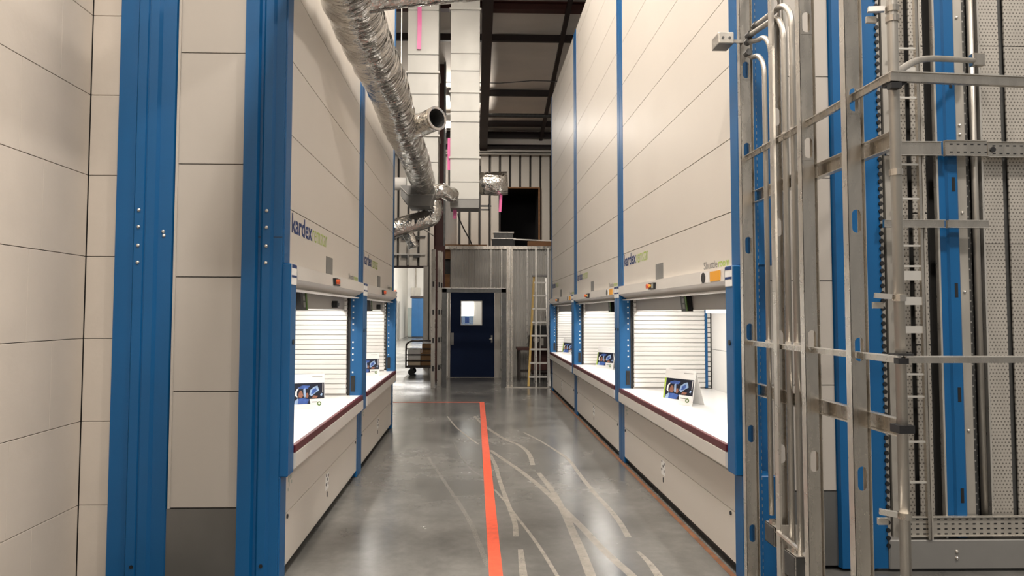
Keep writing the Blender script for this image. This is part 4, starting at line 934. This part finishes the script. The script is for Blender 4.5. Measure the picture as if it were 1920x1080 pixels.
# ------------------------------------------------------------------ open machine frame at the right
YQ = 4.30
ZF = 4.6
q = empty('open_machine_frame', (0, YQ, 0)); tag(q, 'uncovered steel side of a lift with perforated sheets at the far right', 'machine frame')
def strip(name, m, x0, x1, y0=0.0, y1=0.02, z0=0.18, z1=ZF, bevel=0.0): return box(name, m, (x0, x1, y0, y1, z0, z1), q, bevel)
strip('edge_plate', 'galv_dull', 2.585, 2.625); strip('dark_slot', 'black', 2.628, 2.640, 0.04, 0.06); strip('edge_plate', 'galv_dull', 2.642, 2.69)
for z0, z1 in ((0.18, 1.35), (1.355, 2.2), (2.205, 3.3), (3.305, ZF)):
    strip('perforated_sheet', 'perf', 2.692, 2.80, 0.02, 0.03, z0, z1); strip('perforated_sheet', 'perf', 2.835, 2.925, 0.02, 0.03, z0 + 0.05, z1 + 0.046)
strip('dark_slot', 'zinc_dark', 2.80, 2.825, 0.05, 0.07); strip('dark_slot', 'zinc_dark', 2.925, 2.96, 0.06, 0.08)
strip('edge_rod', 'galv_bright', 2.960, 2.972, -0.03, 0.0)
bp_ = MB().prism([(2.975, 0.02), (2.975, -0.02), (3.02, -0.02), (3.03, -0.035), (3.09, -0.035), (3.105, -0.02), (3.105, 0.02)], 'z', 0.2, ZF).build('blue_column', 'blue', q)
for z in (0.46, 1.09, 1.75, 2.43, 3.1): MB().box(3.055, 3.075, -0.037, -0.034, z - 0.045, z + 0.045).build('slot', 'black', bp_)
gp = strip('screwed_plate', 'galv_dull', 3.108, 3.168, -0.01, 0.01)
for z in (3.53, 2.82, 2.76, 2.25, 1.74, 0.86): MB().disc_ball((3.135, -0.012, z), 0.010, 8).build('screw', 'galv_bright', gp, smooth=True)
strip('punched_strip', 'perf_dark', 3.168, 3.212, 0.02, 0.03)
MB().tube([(3.232, 0.0, 0.2), (3.232, 0.0, ZF)], 0.019, 14).build('round_tube', 'conduit', q, smooth=True)
strip('dark_slot', 'black', 3.252, 3.272, 0.05, 0.07); strip('edge_rod', 'galv_bright', 3.272, 3.284, -0.01, 0.02)
for z0, z1 in ((0.18, 2.05), (2.055, 3.35), (3.355, ZF)):
    strip('perforated_sheet', 'perf', 3.285, 3.425, 0.01, 0.02, z0, z1); strip('perforated_sheet', 'perf', 3.465, 3.75, 0.01, 0.02, z0, z1)
strip('dark_slot', 'zinc_dark', 3.425, 3.465, 0.03, 0.05)
strip('frame_back', 'dark', 2.58, 3.8, 0.085, 0.10)
# cable ladder
cl = MB().box(2.842 - 0.022, 2.842 - 0.006, -0.07, -0.045, 0.2, ZF).build('cable_ladder_rail', 'galv', q); MB().box(2.842, 2.852, -0.07, -0.045, 0.2, ZF).build('cable_ladder_rail', 'galv_dull', q)
for z, th_ in ((3.30, .012), (3.16, .035), (2.98, .012), (2.55, .012), (2.33, .012), (2.03, .012), (1.90, .012), (1.84, .06), (1.68, .05), (1.50, .045), (1.22, .012), (1.08, .012), (0.80, .012), (0.55, .012)):
    box('cable_ladder_rung', 'alu', (2.70, 2.83, -0.065, -0.05, z - th_ / 2, z + th_ / 2), q)
# cross channels
def slotted(x0, x1, y, z0, z1, label, rows, m='galv'):
    R = box('cross_rail', m, (x0, x1, y, y + 0.02, z0, z1), q)
    if rows:
        s = MB(); n = int((x1 - x0) / 0.045)
        for r in range(rows):
            for k in range(n): s.box(x0 + 0.03 + k * 0.045, x0 + 0.048 + k * 0.045, y - 0.0015, y, z0 + (z1 - z0) * (r + 0.5) / rows - 0.004, z0 + (z1 - z0) * (r + 0.5) / rows + 0.004)
        s.build('slot_row', 'black', R, stuff=True)
    MB().box(x0, x1, y - 0.012, y, z1 - 0.004, z1).box(x0, x1, y - 0.012, y, z0, z0 + 0.004).build('rail_lip', 'galv_bright', R)
    return R
slotted(2.60, 2.955, -0.09, 2.60, 2.69, '', 0); slotted(2.98, 3.25, -0.09, 2.60, 2.70, '', 2); slotted(3.28, 3.75, -0.06, 2.60, 2.70, '', 2)
slotted(2.57, 2.955, -0.10, 2.14, 2.19, '', 0); slotted(2.975, 3.24, -0.10, 2.14, 2.19, '', 0)
o = MB().cyl((3.31, -0.063, 2.65), 'y', 0.018, 0.006, 12).build('round_hole', 'black', q)
slotted(2.68, 3.8, -0.05, 0.215, 0.335, '', 4, 'galv_dull')
bb = box('base_beam', 'plate', (2.578, 3.8, -0.06, 0.05, 0.015, 0.195), q, 0.006)
for z in (0.085, 0.125): MB().disc_ball((3.0, -0.062, z), 0.011, 8).build('bolt', 'galv_bright', bb, smooth=True)
